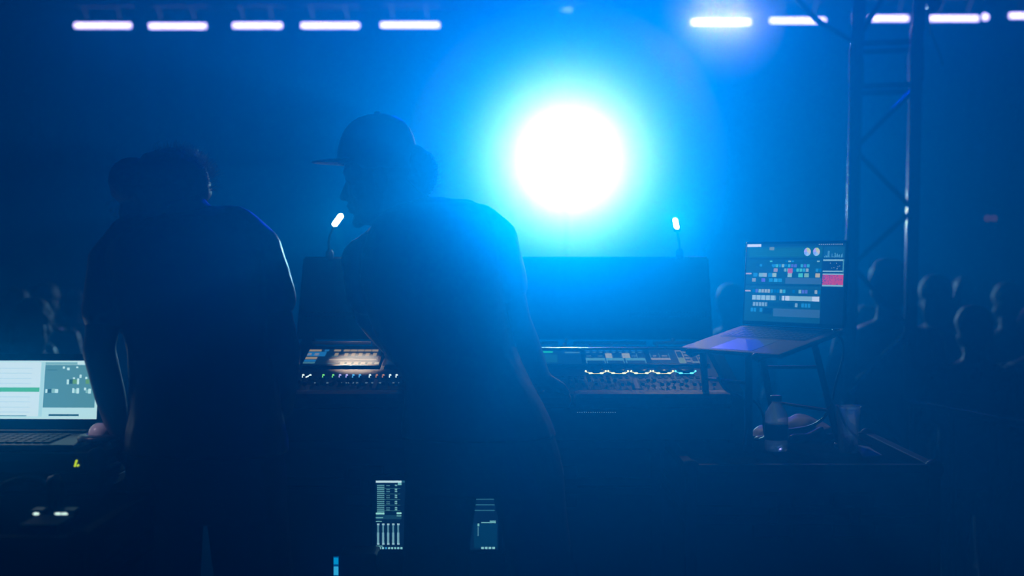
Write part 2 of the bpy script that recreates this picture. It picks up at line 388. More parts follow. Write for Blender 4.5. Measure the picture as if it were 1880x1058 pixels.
# ------------------------------------------------------------------ flight cases
def flight_case(name, a, b, label, split=None, lat=3):
    a = V(a); b = V(b); t = thing(name, label, 'case', ((a.x + b.x) / 2, (a.y + b.y) / 2, a.z))
    z0 = a.z + .09; split = split or (b.z - .12)
    MB().box((a.x + .004, a.y + .004, z0), (b.x - .004, b.y - .004, split - .003)).build('body', M['wood'], t)
    MB().box((a.x + .004, a.y + .004, split + .003), (b.x - .004, b.y - .004, b.z - .002)).build('lid', M['wood'], t)
    e = MB(); r = .013
    for x in (a.x, b.x):
        for y in (a.y, b.y):
            e.box((x - r if x == a.x else x - r, y - r, z0), (x + r, y + r, b.z), .003)
    for z in (z0, split - .012, split + .012, b.z - .008):
        for y in (a.y, b.y): e.box((a.x, y - r, z - .01), (b.x, y + r, z + .01), .002)
        for x in (a.x, b.x): e.box((x - r, a.y, z - .01), (x + r, b.y, z + .01), .002)
    e.build('edge_trim', M['trim'], t)
    for x in (a.x, b.x):
        for y in (a.y, b.y):
            for z in (z0, b.z - .01): MB().sphere((x, y, z), .024, seg=12, rings=8).build('ball_corner', M['trim'], t)
    for k in range(lat):
        x = a.x + (b.x - a.x) * (k + 1) / (lat + 1)
        MB().box((x - .05, a.y - .012, split - .055), (x + .05, a.y + .002, split + .055), .006).box((x - .012, a.y - .022, split - .02), (x + .012, a.y - .01, split + .02), .004).build('latch', M['darkmetal'], t)
    for x in (a.x + .09, b.x - .09):
        for y in (a.y + .09, b.y - .09):
            MB().lathe([(.036, -.015), (.04, 0), (.036, .015)], 16, Matrix.Translation((x, y, a.z + .042)) @ Matrix.Rotation(R(90), 4, 'Y')).box((x - .03, y - .03, a.z + .075), (x + .03, y + .03, a.z + .09)).build('caster', M['plastic'], t)
    return t
flight_case('flight_case', (-.66, 3.86, 0), (.39, 4.34, .88), 'black flight case carrying the mixing console, behind the two technicians', lat=3)
flight_case('flight_case', (.43, 3.42, 0), (1.015, 4.06, .88), 'black flight case on the right under the laptop stand, bottle and cup', lat=2)
flight_case('flight_case', (-1.75, 3.22, 0), (-.94, 3.85, .935), 'black flight case at the left edge under the bright monitor', lat=2, split=.87)

# ------------------------------------------------------------------ mixing console
CX0, CX1 = -.625, .605
def S(x, y, h=0): return V((x, y, 1.01 + .206 * (y - 3.72))) + V((0, -.2018, .9794)) * h
def Cy(py): return 2941.0 / (58 + py)                    # row on the console's sloping top
def Cx(px, py): return (px - 940) * Cy(py) / F
U = V((1, 0, 0)); W = V((0, .9794, .2018)); NN = V((0, -.2018, .9794))
con = thing('mixing_console', 'large dark mixing console with upright back panel, touch screens, faders and padded armrest', 'mixing console', (0, 3.98, .9))
pr = [(3.80, .895), (4.33, .895), (4.33, 1.02), (4.26, 1.12), (4.22, 1.108), (3.79, 1.02)]
ch = MB(); n = len(pr)
for x in (CX0 + .03, CX1 - .03): ch.add([(x, y, z - .004) for y, z in pr], [tuple(range(n))])
ch.add([(x, y, z - .004) for x in (CX0 + .03, CX1 - .03) for y, z in pr], [(i, (i + 1) % n, n + (i + 1) % n, n + i) for i in range(n)])
ch.build('chassis', M['black'], con)
sd = [(3.70, .93), (3.76, .89), (4.34, .89), (4.36, 1.05), (4.30, 1.15), (4.2, 1.13), (3.72, 1.028)]
for x in (CX0, CX1):
    m_ = MB(); n = len(sd); x0, x1 = (x, x + .03) if x < 0 else (x - .03, x)
    m_.add([(x0, y, z) for y, z in sd], [tuple(range(n))]); m_.add([(x1, y, z) for y, z in sd], [tuple(range(n))[::-1]])
    m_.add([(q, y, z) for q in (x0, x1) for y, z in sd], [(i, (i + 1) % n, n + (i + 1) % n, n + i) for i in range(n)])
    m_.build('side_cheek', M['wood'], con)
# upright panel behind (leans back very slightly, narrower at the top)
hb = MB(); zb, zt_ = 1.135, 1.378
def hood(y, ins, dz=0): return [V((-.645 - ins + .0, y, zb - dz)), V((.60 + ins, y, zb - dz)), V((.588 + ins, y + .012, zt_ + dz)), V((-.625 - ins, y + .012, zt_ + dz))]
f0 = hood(4.275, 0); f1 = hood(4.31, 0)
hb.add(f0 + f1, [(0, 1, 2, 3), (7, 6, 5, 4), (0, 4, 5, 1), (1, 5, 6, 2), (2, 6, 7, 3), (3, 7, 4, 0)])
up = hb.build('upright_panel', M['gloss'], con)
rim = MB()
for a_, b_ in ((f0[3], f0[2]), (f0[0], f0[3]), (f0[1], f0[2])): rim.tube([a_ + V((0, .012, 0)), b_ + V((0, .012, 0))], .006, 8)
rim.build('panel_rim', M['darkmetal'], con)
vt = MB()
for k in range(26):
    for z in (1.215, 1.203): vt.box((-.62 + k * .0095, 4.268, z), (-.62 + k * .0095 + .005, 4.274, z + .003))
    for z in (1.215, 1.203): vt.box((.35 + k * .0095, 4.268, z), (.35 + k * .0095 + .005, 4.274, z + .003))
vt.build('vent_row', M['darkmetal'], con)['kind'] = 'stuff'
# hinge bar with screws
for a_, b_ in ((-.62, -.42), (-.40, -.06), (.085, .138), (.182, .232), (.24, .40), (.42, .59)):
    MB().tube([V((a_, 4.235, 1.127)), V((b_, 4.235, 1.127))], .0055, 10).build('hinge_bar', M['metal'], con)
MB().box((-.6, 4.222, 1.108), (.58, 4.232, 1.114), .002).build('rail', M['metal'], con)
for x in (-.41, .157, .163, .236, .295, .43, .478):
    MB().sphere((x, 4.228, 1.13 + (.006 if x in (.478, .163) else -.006)), .0065, seg=10, rings=6).build('screw', M['metal'], con)

# touch screens lying on the slope
SCR = screen_mat('touch_screen_face', .75)
def tile(mb, x0, x1, y0, y1, col, h=.0032): mb.quad(S(0, 3.72), U, W, x0, x1, (y0 - 3.72) / .9794, (y1 - 3.72) / .9794, col, NN * h)
def touch(x0, x1, y0, y1, kind):
    t_ = MB(); o = S(0, 3.72)
    t_.box((x0 - .008, 0, 0), (x1 + .008, (y1 - y0) / .9794 + .012, .0025), .001, Matrix.Translation(S(0, y0 - .006)) @ Matrix.Rotation(math.atan(.206), 4, 'X'))
    bz_ = t_.build('screen_bezel', M['plastic'], con)
    m_ = MB(); tile(m_, x0, x1, y0, y1, (.004, .02, .035), .0028); H = y1 - y0; Wd = x1 - x0
    def T(a, b, c, d, col): tile(m_, x0 + a * Wd, x0 + b * Wd, y0 + c * H, y0 + d * H, col)
    tan = (.55, .42, .20); teal = (.10, .32, .34); blue = (.02, .25, .55)
    if kind == 'A':
        T(.02, .20, .85, .97, tan); T(.0, .28, .52, .82, blue); T(.03, .09, .56, .72, tan); T(.13, .19, .56, .72, tan); T(.0, .19, .05, .14, teal); T(.0, .19, .16, .30, blue); T(.0, .19, .33, .47, tan)
        T(.24, .3, .85, .97, blue); T(.37, .46, .85, .97, tan); T(.4, .45, .56, .74, tan); T(.37, .46, .5, .54, teal)
        for k in range(5): T(.50 + .095 * k, .585 + .095 * k, .84, .97, tan); T(.53 + .095 * k, .58 + .095 * k, .54, .74, tan); T(.50 + .095 * k, .585 + .095 * k, .46, .50, teal)
        T(.36, .98, .26, .34, (.45, .42, .3))
        for k in range(6): T(.52 + .09 * k, .58 + .09 * k, .0, .14, (.7, .65, .42))
        T(.36, .46, .02, .06, teal)
    elif kind == 'C':
        T(.02, .3, .82, .95, (.02, .75, .25)); T(.02, .4, .1, .7, (.01, .10, .09)); T(.6, .98, .8, .88, teal)
    elif kind == 'D':
        for k in range(9): T(.02 + .11 * k, .1 + .11 * k, .9, .93, (.02, .3, .7)); T(.03 + .11 * k, .08 + .11 * k, .78, .82, teal)
        for a_, b_ in ((0, .32), (.34, .63), (.66, .99)): T(a_, b_, .20, .38, (.12, .38, .34)); T(a_, a_ + .015, .0, .38, teal); T(b_ - .015, b_, .0, .38, teal)
        T(.34, .45, .38, .72, (.50, .48, .22)); T(.62, .75, .38, .72, (.50, .48, .22)); T(.86, .87, .4, .7, teal)
        for k in range(5): T(.02 + .19 * k, .1 + .19 * k, .5, .54, (.1, .25, .3))
    elif kind == 'E':
        T(.0, .36, .25, .38, (.4, .36, .22)); T(.0, .01, .3, .7, teal); T(.17, .18, .38, .7, teal); T(.35, .36, .3, .7, teal)
        for a_, b_ in ((.05, .12), (.22, .32)): T(a_, b_, .5, .56, (.3, .3, .2))
        for x in (.5, .62, .75, .86): T(x, x + .008, .0, .9, (.35, .32, .2)); T(x + .11, x + .118, .0, .9, (.35, .32, .2))
        T(.5, .62, .0, .4, (.22, .32, .12)); T(.5, .62, .88, .92, tan); T(.76, .87, .88, .92, tan); T(.76, .87, .05, .12, (.3, .4, .3))
        for k in range(4): T(.64, .72, .1 + .22 * k, .2 + .22 * k, (.28, .26, .16)); T(.89, .97, .1 + .22 * k, .2 + .22 * k, (.28, .26, .16))
    else:
        for k in range(8): T(.03 + .12 * k, .13 + .12 * k, .8, .95, teal); T(.05 + .12 * k, .1 + .12 * k, .5, .7, tan)
    m_.build('screen_face', SCR, bz_, True)
touch(-.603, -.385, 4.035, 4.195, 'A')
touch(-.36, -.03, 4.035, 4.195, 'B')
touch(.085, .20, 4.04, 4.18, 'C')
touch(.212, .385, 4.045, 4.19, 'D')
touch(.40, .555, 4.045, 4.19, 'E')
# rows of small encoders with lit caps (left), big dials with lit rings (right)
leds = [(557, 'led_and_glint_w'), (570, 'led_and_glint_w'), (594, 'led_g'), (612, 'led_g'), (624.5, 'led_v'), (637, 'led_v'), (649, 'led_b'), (661, 'led_b'), (679.5, 'led_and_glint_w'), (692, 'led_o'), (704, 'led_o'), (716.5, 'led_and_glint_w'), (728.5, 'led_and_glint_w')]
for px, mt in leds:
    x = Cx(px, 697); Mx = Matrix.Translation(S(x, Cy(697))) @ Matrix.Rotation(math.atan(.206), 4, 'X')
    k_ = MB().lathe([(.0065, 0), (.006, .010), (.0052, .012)], 12, Mx).build('encoder', M['plastic'], con)
    MB().lathe([(.0035, .012), (.0035, .0135), (.001, .015)], 8, Mx).tube([Mx @ V((0, -.002, .0125)), Mx @ V((-.002 if px != 570 else -.012, -.006, .008))], .0018, 6).build('led_cap', M[mt], k_)
for k, (a_, b_) in enumerate(((1074, 1112), (1115, 1153), (1157, 1194), (1197, 1235), (1238, 1276))):
    x = Cx((a_ + b_) / 2, 680); rr = (b_ - a_) / 2 * Cy(685) / F; yc = Cy(687) + rr * .9
    Mx = Matrix.Translation(S(x, yc)) @ Matrix.Rotation(math.atan(.206), 4, 'X')
    k_ = MB().lathe([(rr * .86, 0), (rr * .84, .008), (rr * .78, .010), (rr * .3, .008), (0, .008)], 28, Mx).build('dial', M['gloss'], con)
    m_ = MB(); arc = [Mx @ V((rr * math.cos(q), rr * math.sin(q), .002)) for q in [R(200 + 140 * j / 16) for j in range(17)]]
    m_.tube(arc, .0004, 6)
    for q in (238, 302): m_.sphere(Mx @ V((rr * math.cos(R(q)), rr * math.sin(R(q)), .002)), (.0055, .003, .0022), seg=10, rings=6)
    for q in (196, 344): m_.sphere(Mx @ V((rr * math.cos(R(q)), rr * math.sin(R(q)), .003)), .0026, seg=10, rings=6)
    m_.build('led_ring', M['led_c' if k == 4 else 'led_y'], k_)
# fader banks: slot, cap, key row
FS = MB().box((-.0012, -.03, .0), (.0012, .03, .0012)); cap_me = None
def fader(x, pos):
    global cap_me
    Mx = Matrix.Rotation(math.atan(.206), 4, 'X')
    if cap_me is None:
        cap_me = (FS.build('fader', M['darkmetal'], con), MB().box((-.005, -.009, .001), (.005, .009, .010), .002).box((-.0052, -.0008, .0095), (.0052, .0008, .0105)).build('fader_cap', M['plastic'], con))
        cap_me[1].parent = None
        me = cap_me[0].data; org = parent_origin(con)
        for o_ in cap_me:
            for v in o_.data.vertices: v.co += org
        a_, b_ = cap_me
    else:
        a_, b_ = cap_me[0].copy(), cap_me[1].copy(); COL.objects.link(a_); COL.objects.link(b_)
    a_.parent = con; a_.matrix_local = Matrix.Translation(S(x, 3.862) - parent_origin(con)) @ Mx
    b_.parent = a_; b_.matrix_local = Matrix.Translation((0, pos, 0))
for b0 in (-.585, -.355, -.115, .115, .345):
    for k in range(12): fader(b0 + .0175 * k + .008, random.choice((-.022, -.018, .0, .008, .015, -.024)))
    kb = MB()
    for k in range(12):
        x = b0 + .0175 * k + .008
        for yy in (3.905, 3.918): kb.box((-.0055, -.004, 0), (.0055, .004, .003), .001, Matrix.Translation(S(x, yy)) @ Matrix.Rotation(math.atan(.206), 4, 'X'))
    kb.build('key_row', M['darkmetal'], con)
for bx in (-.37, -.13, .105, .335):
    MB().box((-.006, 0, 0), (.006, .10, .004), .001, Matrix.Translation(S(bx, 3.80)) @ Matrix.Rotation(math.atan(.206), 4, 'X')).build('divider', M['leather'], con)
lk = MB()
for px in (578, 600, 607, 628, 634, 640, 647, 655, 672, 683, 697, 716, 722, 730, 1240):
    x = Cx(px, 706); lk.box((-.003, -.0015, 0), (.003, .0015, .003), 0, Matrix.Translation(S(x, Cy(704))) @ Matrix.Rotation(math.atan(.206), 4, 'X'))
lk.build('lit_keys', lamp_mat('key_glow', (.25, .5, .6), .5), con)
# padded armrest
ar = MB().box((CX0 + .03, 3.705, .985), (.155, 3.795, 1.028), .014); ar.build('armrest', M['leather'], con)
MB().box((.163, 3.705, .985), (CX1 - .03, 3.795, 1.028), .014).build('armrest', M['leather'], con)
MB().box((CX0 + .03, 3.73, .9), (CX1 - .03, 3.80, .985), .004).build('front_fascia', M['black'], con)
dl = MB()
for k in range(18):
    dl.sphere((.172 + k * .0058, 3.728, .974), .0011, seg=6, rings=4)
dl.build('dot_row', lamp_mat('dot_glow', (.3, .8, 1), .5), con)  # tiny dots given a faint glow of their own

# gooseneck lamps clipped to the upright panel
def gooseneck(base, mid, tip, head_dir, lab, e, tgt, rad, ang):
    t = thing('gooseneck_lamp', lab, 'lamp', base, 'gooseneck lamps on the console')
    MB().lathe([(.012, -.01), (.012, .012), (.007, .02)], 14, None, base).build('socket', M['darkmetal'], t)
    MB().tube(curve_pts([base, mid, tip]), .0036, 10).build('neck', M['rubber'], t)
    hd = V(head_dir).normalized(); L = .038
    q = hd.to_track_quat('Z', 'Y').to_matrix().to_4x4()
    MB().box((-.011, -.004, -.004), (.011, .010, L + .004), .004, Matrix.Translation(tip) @ q).build('lamp_head', M['plastic'], t)
    c_ = tip + hd * L / 2
    fv = (V((0, -1, -.15)) - hd * V((0, -1, -.15)).dot(hd)).normalized()
    a_ = tip + hd * .006 + fv * .009; b_ = tip + hd * (L - .004) + fv * .009
    MB().seg(a_, b_, rad, rad).build('led_strip', M['warm'], t)
    s_ = spot('gooseneck_light', c_ + fv * .035, tgt, e, (1, .93, .66), ang, 1, .012); s_.name = 'gooseneck_light'
b1 = V(((605 - 940) * 4.27 / F, 4.27, 1.385)); 
gooseneck(b1, at(604, 440, 4.24), at(613, 414, 4.2), (.018, 0, .024), 'short gooseneck lamp with a lit tilted head, in front of the capped face', 150, S(Cx(655, 664), Cy(664)), .0085, 23)
b2 = V(((1248 - 940) * 4.27 / F, 4.27, 1.388))
gooseneck(b2, at(1247, 446, 4.24), at(1243, 424, 4.2), (-.003, .02, .024), 'gooseneck lamp with a small lit head at the right end of the console', 5, V((.62, 3.72, 1.1)), .0075, 120)

# ------------------------------------------------------------------ screens low down, seen between the legs
t = thing('rack_display', 'lit display below the console showing channel strips, seen between two technicians and legs', 'display', at(800, 1010, 3.8))
o0 = at(690, 1010, 3.8); ww = (915 - 690) * 3.8 / F; hh = (1010 - 882) * 3.8 / F
MB().box(o0 + V((-.012, .002, -.012)), o0 + V((ww + .012, .03, hh + .012)), .005).build('bezel', M['plastic'], t)
m_ = MB()
def Q(a, b, c, d, col, L=-.0012): m_.quad(o0 + V((0, 0, 0)), U, V((0, 0, 1)), a * ww, b * ww, c * hh, d * hh, col, V((0, L, 0)))
Q(0, 1, 0, 1, (.002, .012, .03), -.0004)
tl = (.22, .62, .55)
Q(.0, .21, .965, .995, (.7, 1, .95)); Q(.21, 1, .965, .995, (.02, .12, .16)); Q(.18, .21, .93, .965, tl)
for k in range(14):
    z = .54 + k * .029
    Q(.01, .07, z, z + .017, (.12, .36, .34)); Q(.085, .115, z, z + .012, (.1, .3, .3)) if k % 3 else None; Q(.155, .175, z, z + .02, (.2, .5, .45)) if k % 3 else None
for k in range(5): Q(.01, .20, .56 + k * .08, .567 + k * .08, (.05, .2, .2)); Q(.3, .97, .56 + k * .08, .575 + k * .08, (.03, .15, .18))
Q(.0, .07, .51, .535, (.4, .95, .75)); Q(.17, .21, .515, .54, (.4, .95, .75)); Q(.17, .21, .48, .50, (.3, .8, .65))
Q(.0, .21, .44, .50, (.01, .06, .09)); Q(.0, .06, .455, .47, tl); Q(.0, .05, .405, .415, tl)
for k in range(22):
    x = .01 + k * .041
    if x > .205: continue
    Q(x, x + .018, .09, .25, (.22, .48, .5)); Q(x + .002, x + .016, .25, .36, (.12, .32, .36)); Q(x, x + .02, .355, .38, (.4, .7, .7)); Q(x, x + .02, .075, .10, (.4, .7, .7))
Q(.0, .06, .05, .06, tl)
for k in range(9): Q(.0 + k * .025, .017 + k * .025, .012, .04, (.3, .75, .7) if k not in (3,) else (.05, .35, .6))
for a_ in (.86, .89, .92, .95): Q(a_, a_ + .022, .012, .045, (.3, .7, .65))
Q(.83, .845, .34, .38, tl); Q(.83, .84, .2, .33, (.08, .25, .3)); Q(.86, .98, .385, .40, tl); Q(.93, .98, .405, .42, tl)
Q(.8, .99, .03, .38, (.002, .035, .07), -.0008)
m_.build('display_face', screen_mat('rack_display_face', 1.05), t, True)
MB().box(o0 + V((.1, .01, -.10)), o0 + V((ww - .1, .028, -.012)), .004).build('stand', M['plastic'], t)
rk = flight_case('rack_case', (-.52, 3.60, 0), (.02, 3.855, .512), 'low black rack case on the floor in front of the console case', lat=2, split=.46)
c = at(612, 1022, 3.66)
t = thing('power_meter', 'small box with a cyan glowing side, cut by the bottom edge of the picture', 'device', c + V((.05, .05, -.12)))
MB().box(c + V((.012, .01, -.10)), c + V((.11, .12, .004)), .006).build('body', mat('device_shell', (.05, .07, .1), .4, noise_amt=.2), t)
m_ = MB(); U2 = V((1, 0, 0)); Z2 = V((0, 0, 1))
m_.quad(c, U2, Z2, 0, .014, -.10, 0, (.0, .10, .3), V((0, 0, 0)))
for z0, z1, cc in ((-.02, -.003, (.0, .45, .85)), (-.048, -.026, (.05, .65, 1)), (-.062, -.052, (.02, .45, .8)), (-.095, -.07, (.0, .25, .5))): m_.quad(c, U2, Z2, 0.001, .013, z0, z1, cc, V((0, -.001, 0)))
m_.build('glow_panel', screen_mat('meter_face', .9), t, True)

# ------------------------------------------------------------------ laptop on its stand
th = R(53); tilt = R(12.5)
BL = at(1362, 597, 3.85); hd_ = V((math.cos(th), -math.sin(th), 0)); fd = V((-math.sin(th) * math.cos(tilt), -math.cos(th) * math.cos(tilt), -math.sin(tilt)))
LW, LD = .352, .240; nb = hd_.cross(fd).normalized(); nb = -nb if nb.z < 0 else nb
Lm = Matrix((( hd_.x, -fd.x, nb.x, BL.x), (hd_.y, -fd.y, nb.y, BL.y), (hd_.z, -fd.z, nb.z, BL.z), (0, 0, 0, 1)))   # x along hinge, y toward the back, z up off the base
lt = thing('laptop', 'open grey laptop on a stand, its screen full of small coloured clips', 'laptop', BL)
MB().box((0, -LD, -.012), (LW, 0, 0), .005, Lm).build('base', M['space'], lt)
MB().box((.03, -.115, .0001), (LW - .03, -.012, .0008), 0, Lm).build('keyboard_well', M['key'], lt)
kbd = MB()
for r_ in range(6):
    for k in range(14):
        kbd.box((.034 + k * .0203, -.030 - r_ * .0158, .0008), (.034 + k * .0203 + .0172, -.017 - r_ * .0158, .0020), .0006, Lm)
ko = kbd.build('keys', M['key'], lt); ko['kind'] = 'stuff'
MB().box((LW * .3, -LD + .012, 0), (LW * .7, -.128, .0006), .0002, Lm).build('trackpad', mat('trackpad_glass', (.36, .35, .345), .3), lt)
MB().tube([Lm @ V((.02, .002, -.004)), Lm @ V((LW - .02, .002, -.004))], .005, 10).build('hinge', M['key'], lt)
la = R(4); up_ = (V((0, 0, 1)) * math.cos(la) + V((math.sin(th), math.cos(th), 0)) * math.sin(la)); nf = hd_.cross(up_).normalized()
if nf.y > 0: nf = -nf
LH = .226
Sm = Matrix(((hd_.x, up_.x, nf.x, BL.x), (hd_.y, up_.y, nf.y, BL.y), (hd_.z, up_.z, nf.z, BL.z), (0, 0, 0, 1)))
lid = MB().box((0, .003, -.006), (LW, LH, 0), .003, Sm).build('screen_lid', M['key'], lt)
m_ = MB(); ro = Sm @ V((.007, .013, .0006)); sw, sh = LW - .014, LH - .020
def G(a, b, c, d, col, L=.0004): m_.quad(ro, hd_, up_, a * sw, b * sw, (1 - d) * sh, (1 - c) * sh, col, nf * L)
G(0, 1, 0, 1, (.004, .03, .055), 0)
G(.0, .78, .03, 1, (.006, .075, .10), .0002); G(.02, .78, .05, .165, (.008, .11, .085)); G(.0, .15, .0, .035, (1, 1, 1)); 
for k in range(4): G(.03, .55, .075 + .025 * k, .078 + .025 * k, (.02, .2, .15), .0006)
G(.24, .29, .04, .08, (.25, .3, .1), .0006)
for cx in (.63, .72):
    cc = [(cx + .034 * math.cos(q), .105 + .052 * math.sin(q)) for q in [2 * math.pi * j / 20 for j in range(20)]]
    for j in range(20):
        a_, b_ = cc[j], cc[(j + 1) % 20]; q = 2 * math.pi * (j + .5) / 20
        col = [(.75, .85, .2), (.9, .75, .5), (.5, .8, .95), (.35, .55, 1), (.65, .5, 1)][int((q / (2 * math.pi) * 5 + 1.5)) % 5]
        pt = lambda p: ro + hd_ * (p[0] * sw) + up_ * ((1 - p[1]) * sh) + nf * .0007
        m_.add([pt((cx, .105)), pt(a_), pt(b_)], [(0, 1, 2)], False, col)
G(.79, .99, .04, .18, (.008, .09, .13))
rnd = random.Random(3)
for k in range(18): x = .80 + k * .01; h_ = rnd.random() * .11 * (1.2 if 2 < k < 7 else .5); G(x, x + .006, .175 - h_, .175, (.1, .35, .55) if k % 2 else (.2, .6, .65), .0006)
for k in range(12): G(.74 + k * .02, .75 + k * .02, .008, .018, (.4, .5, .5))
for (c0, c1) in ((.20, .22), (.34, .355), (.375, .39), (.515, .535)): G(.79, .99, c0, c1, (.35, .65, .6))
G(.79, .99, .22, .34, (.004, .02, .06), .0003); G(.98, .99, .2, .36, (.1, .4, .4), .0006)
for k in range(8): x = .81 + rnd.random() * .16; y = .24 + rnd.random() * .08; G(x, x + .006, y, y + .007, (.5, .7, .7), .0006)
G(.79, .99, .39, .515, (.85, .03, .10))
for k in range(70):
    x = .79 + .19 * rnd.random() ** 2.2; y = .39 + .115 * rnd.random(); G(x, x + .008, y, y + .008, (.15, .03, .25), .0006)
# the dark lower right corner of the screen and the clip grid
G(.785, 1, .54, 1, (.001, .012, .03), .0003)
cols = [(.02, .3, .55), (.05, .5, .6), (.1, .7, .5), (.3, .6, .5), (.0, .15, .35), (.45, .55, .45), (.12, .15, .55)]
def clips(y, h, xs, cset, dens):
    x = xs[0]
    while x < xs[1]:
        if rnd.random() < dens: G(x, x + .026, y, y + h, rnd.choice(cset), .0005)
        x += .032
G(.0, .78, .185, .20, (.003, .03, .06), .0004)
clips(.215, .018, (.25, .75), cols, .45); clips(.26, .03, (.08, .42), cols[:1] + [(.003, .05, .09)], .8); clips(.26, .04, (.28, .74), cols, .7)
clips(.315, .04, (.1, .42), [(.01, .07, .12)], .9); clips(.315, .04, (.40, .76), cols, .7)
G(.295, .335, .315, .36, (.5, .35, .28), .0007); G(.44, .49, .315, .375, (.75, .08, .15), .0008)
G(.0, .06, .375, .395, (.6, .45, .4), .0006)
for x, cc in ((.08, cols[0]), (.14, cols[3]), (.18, cols[5]), (.24, cols[0]), (.28, (.5, .7, .4)), (.44, (.4, .65, .5)), (.55, (.1, .75, .5)), (.61, (.3, .6, .3)), (.72, (.75, .6, .2))): G(x, x + .045, .375, .425, cc, .0006)
G(.42, .78, .435, .51, (.05, .14, .20), .0006)
for x, cc in ((.07, (.35, .4, .35)), (.17, (.15, .12, .7)), (.25, (.02, .35, .6)), (.30, (.05, .45, .7)), (.345, (.02, .35, .6))): G(x, x + .04, .445, .49, cc, .0006)
G(.0, .78, .52, .535, (.003, .03, .06), .0004); G(.0, .78, .55, .57, (.01, .09, .12), .0004)
G(.0, .06, .60, .62, (.6, .5, .45), .0006); clips(.585, .045, (.08, .76), cols, .75)
G(.08, .33, .665, .725, (.45, .7, .65), .0006); G(.39, .70, .665, .725, (.35, .62, .58), .0006); G(.40, .47, .665, .725, (.8, .9, .9), .0008); G(.70, .77, .665, .725, (.85, .95, .95), .0008)
for k in range(7): G(.12 + .05 * k, .128 + .05 * k, .665, .725, (.1, .25, .3), .001)
clips(.755, .05, (.09, .22), [(.3, .5, .5)], .9); clips(.755, .05, (.23, .5), [(.003, .04, .08)], 1); clips(.755, .05, (.53, .72), [(.3, .5, .5), cols[0]], .9)
clips(.83, .05, (.07, .2), cols[:2], .9); G(.31, .78, .83, .93, (.05, .14, .20), .0006); G(.2, .3, .83, .90, (.002, .03, .06), .0006)
m_.build('display_face', screen_mat('laptop_face', .85), lid, True)

CT = .882
st = thing('laptop_stand', 'dark folding stand with splayed legs and crossbars holding up the laptop', 'stand', V((.74, 3.72, CT)))
def Lp(x, y, z=-.02): return Lm @ V((x, y, z))
for x in (.045, LW - .075):
    MB().tube([Lp(x, -LD - .006, -.018), Lp(x, -.01, -.018)], .0055, 10).build('support_arm', M['darkmetal'], st)
    MB().lathe([(.0095, -.006), (.0095, .006)], 16, Matrix.Translation(Lp(x, -LD - .008, -.008)) @ Matrix.Rotation(R(90), 4, 'X')).build('stop', M['rubber'], st)
def leg(a, b, r=.009): MB().tube([a, b], r, 12).build('leg', M['black'], st); MB().sphere(b + V((0, 0, .002)), (.016, .016, .010), seg=12, rings=6).build('foot', M['rubber'], st)
LA = (at(1374, 650, 3.52), at(1376, 817, 3.62)); LB = (at(1397, 645, 3.74), at(1428, 812, 3.85)); LC = (at(1490, 612, 3.70), at(1541, 815, 3.70)); LDd = (at(1290, 645, 3.68), at(1302, 812, 3.80))
for a_, b_ in (LA, LB, LC, LDd): b_.z = CT + .008; leg(a_, b_)
mixp = lambda l, f: l[0].lerp(l[1], f)
for l0, l1, f in ((LB, LC, .18), (LB, LC, .57), (LA, LDd, .3)): MB().tube([mixp(l0, f), mixp(l1, f + (.12 if l1 is LC else 0))], .0045, 8).build('crossbar', M['black'], st)
MB().tube([LA[0], Lp(LW - .075, -.19, -.02)], .005, 8).build('crossbar', M['black'], st)
MB().tube([LB[0], Lp(.045, -.05, -.02)], .005, 8).build('crossbar', M['black'], st)
MB().tube([LDd[0], Lp(.045, -.17, -.02)], .005, 8).build('crossbar', M['black'], st)
MB().tube([LC[0], Lp(LW - .075, -.05, -.02)], .006, 8).build('crossbar', M['black'], st)

# cables around the stand
def cable(pts, r, lab, m='rubber'):
    return tag(MB().tube(curve_pts(pts), r, 8).build('cable', M[m]), lab, 'cable')
cable([Lp(LW, -.03, -.006), at(1530, 606, 3.6), at(1546, 625, 3.62), at(1548, 655, 3.65), at(1536, 700, 3.7), at(1528, 735, 3.72)], .0035, 'thin black cable looping down from the right side of the laptop')
cable([at(1370, 745, 3.58), at(1386, 738, 3.6), at(1400, 760, 3.66), at(1403, 790, 3.7), at(1408, 815, 3.72)], .0035, 'short black cable arching from the stand down behind the bottle')
cable([at(1528, 742, 3.66), at(1512, 768, 3.68), at(1490, 782, 3.72), at(1462, 788, 3.76), at(1430, 792, 3.8), at(1395, 808, 3.84)], .004, 'black cable swooping from the right leg of the stand to behind the bottle')
cable([at(1318, 694, 3.66), at(1330, 712, 3.63), at(1345, 722, 3.62), at(1366, 735, 3.6), at(1372, 770, 3.6), at(1366, 818, 3.56)], .0042, 'cable curving off the console corner with a pale glint', 'rubber')
cable([at(1536, 745, 3.62), at(1552, 780, 3.64), at(1570, 800, 3.66), at(1600, 819, 3.62)], .003, 'thin cable behind the clear cup on the case')
# bundle of cables / cloth lying on the case
m_ = MB()
for k in range(7):
    q = k / 6
    m_.seg(at(1390 + 20 * q, 808 - 2 * k % 3, 3.9), at(1450 + 12 * k, 806, 3.88), .010, .008)
for a_ in ((1455, 805, 1500, 800), (1480, 807, 1512, 797), (1490, 800, 1508, 788), (1505, 806, 1540, 800)): m_.seg(at(a_[0], a_[1], 3.86), at(a_[2], a_[3], 3.86), .012, .008)
o = remeshed(m_, 'cable_bundle', M['rubber'], None, .004, 3); tag(o, 'dark heap of coiled cable lying on the case behind the bottle', 'cable')
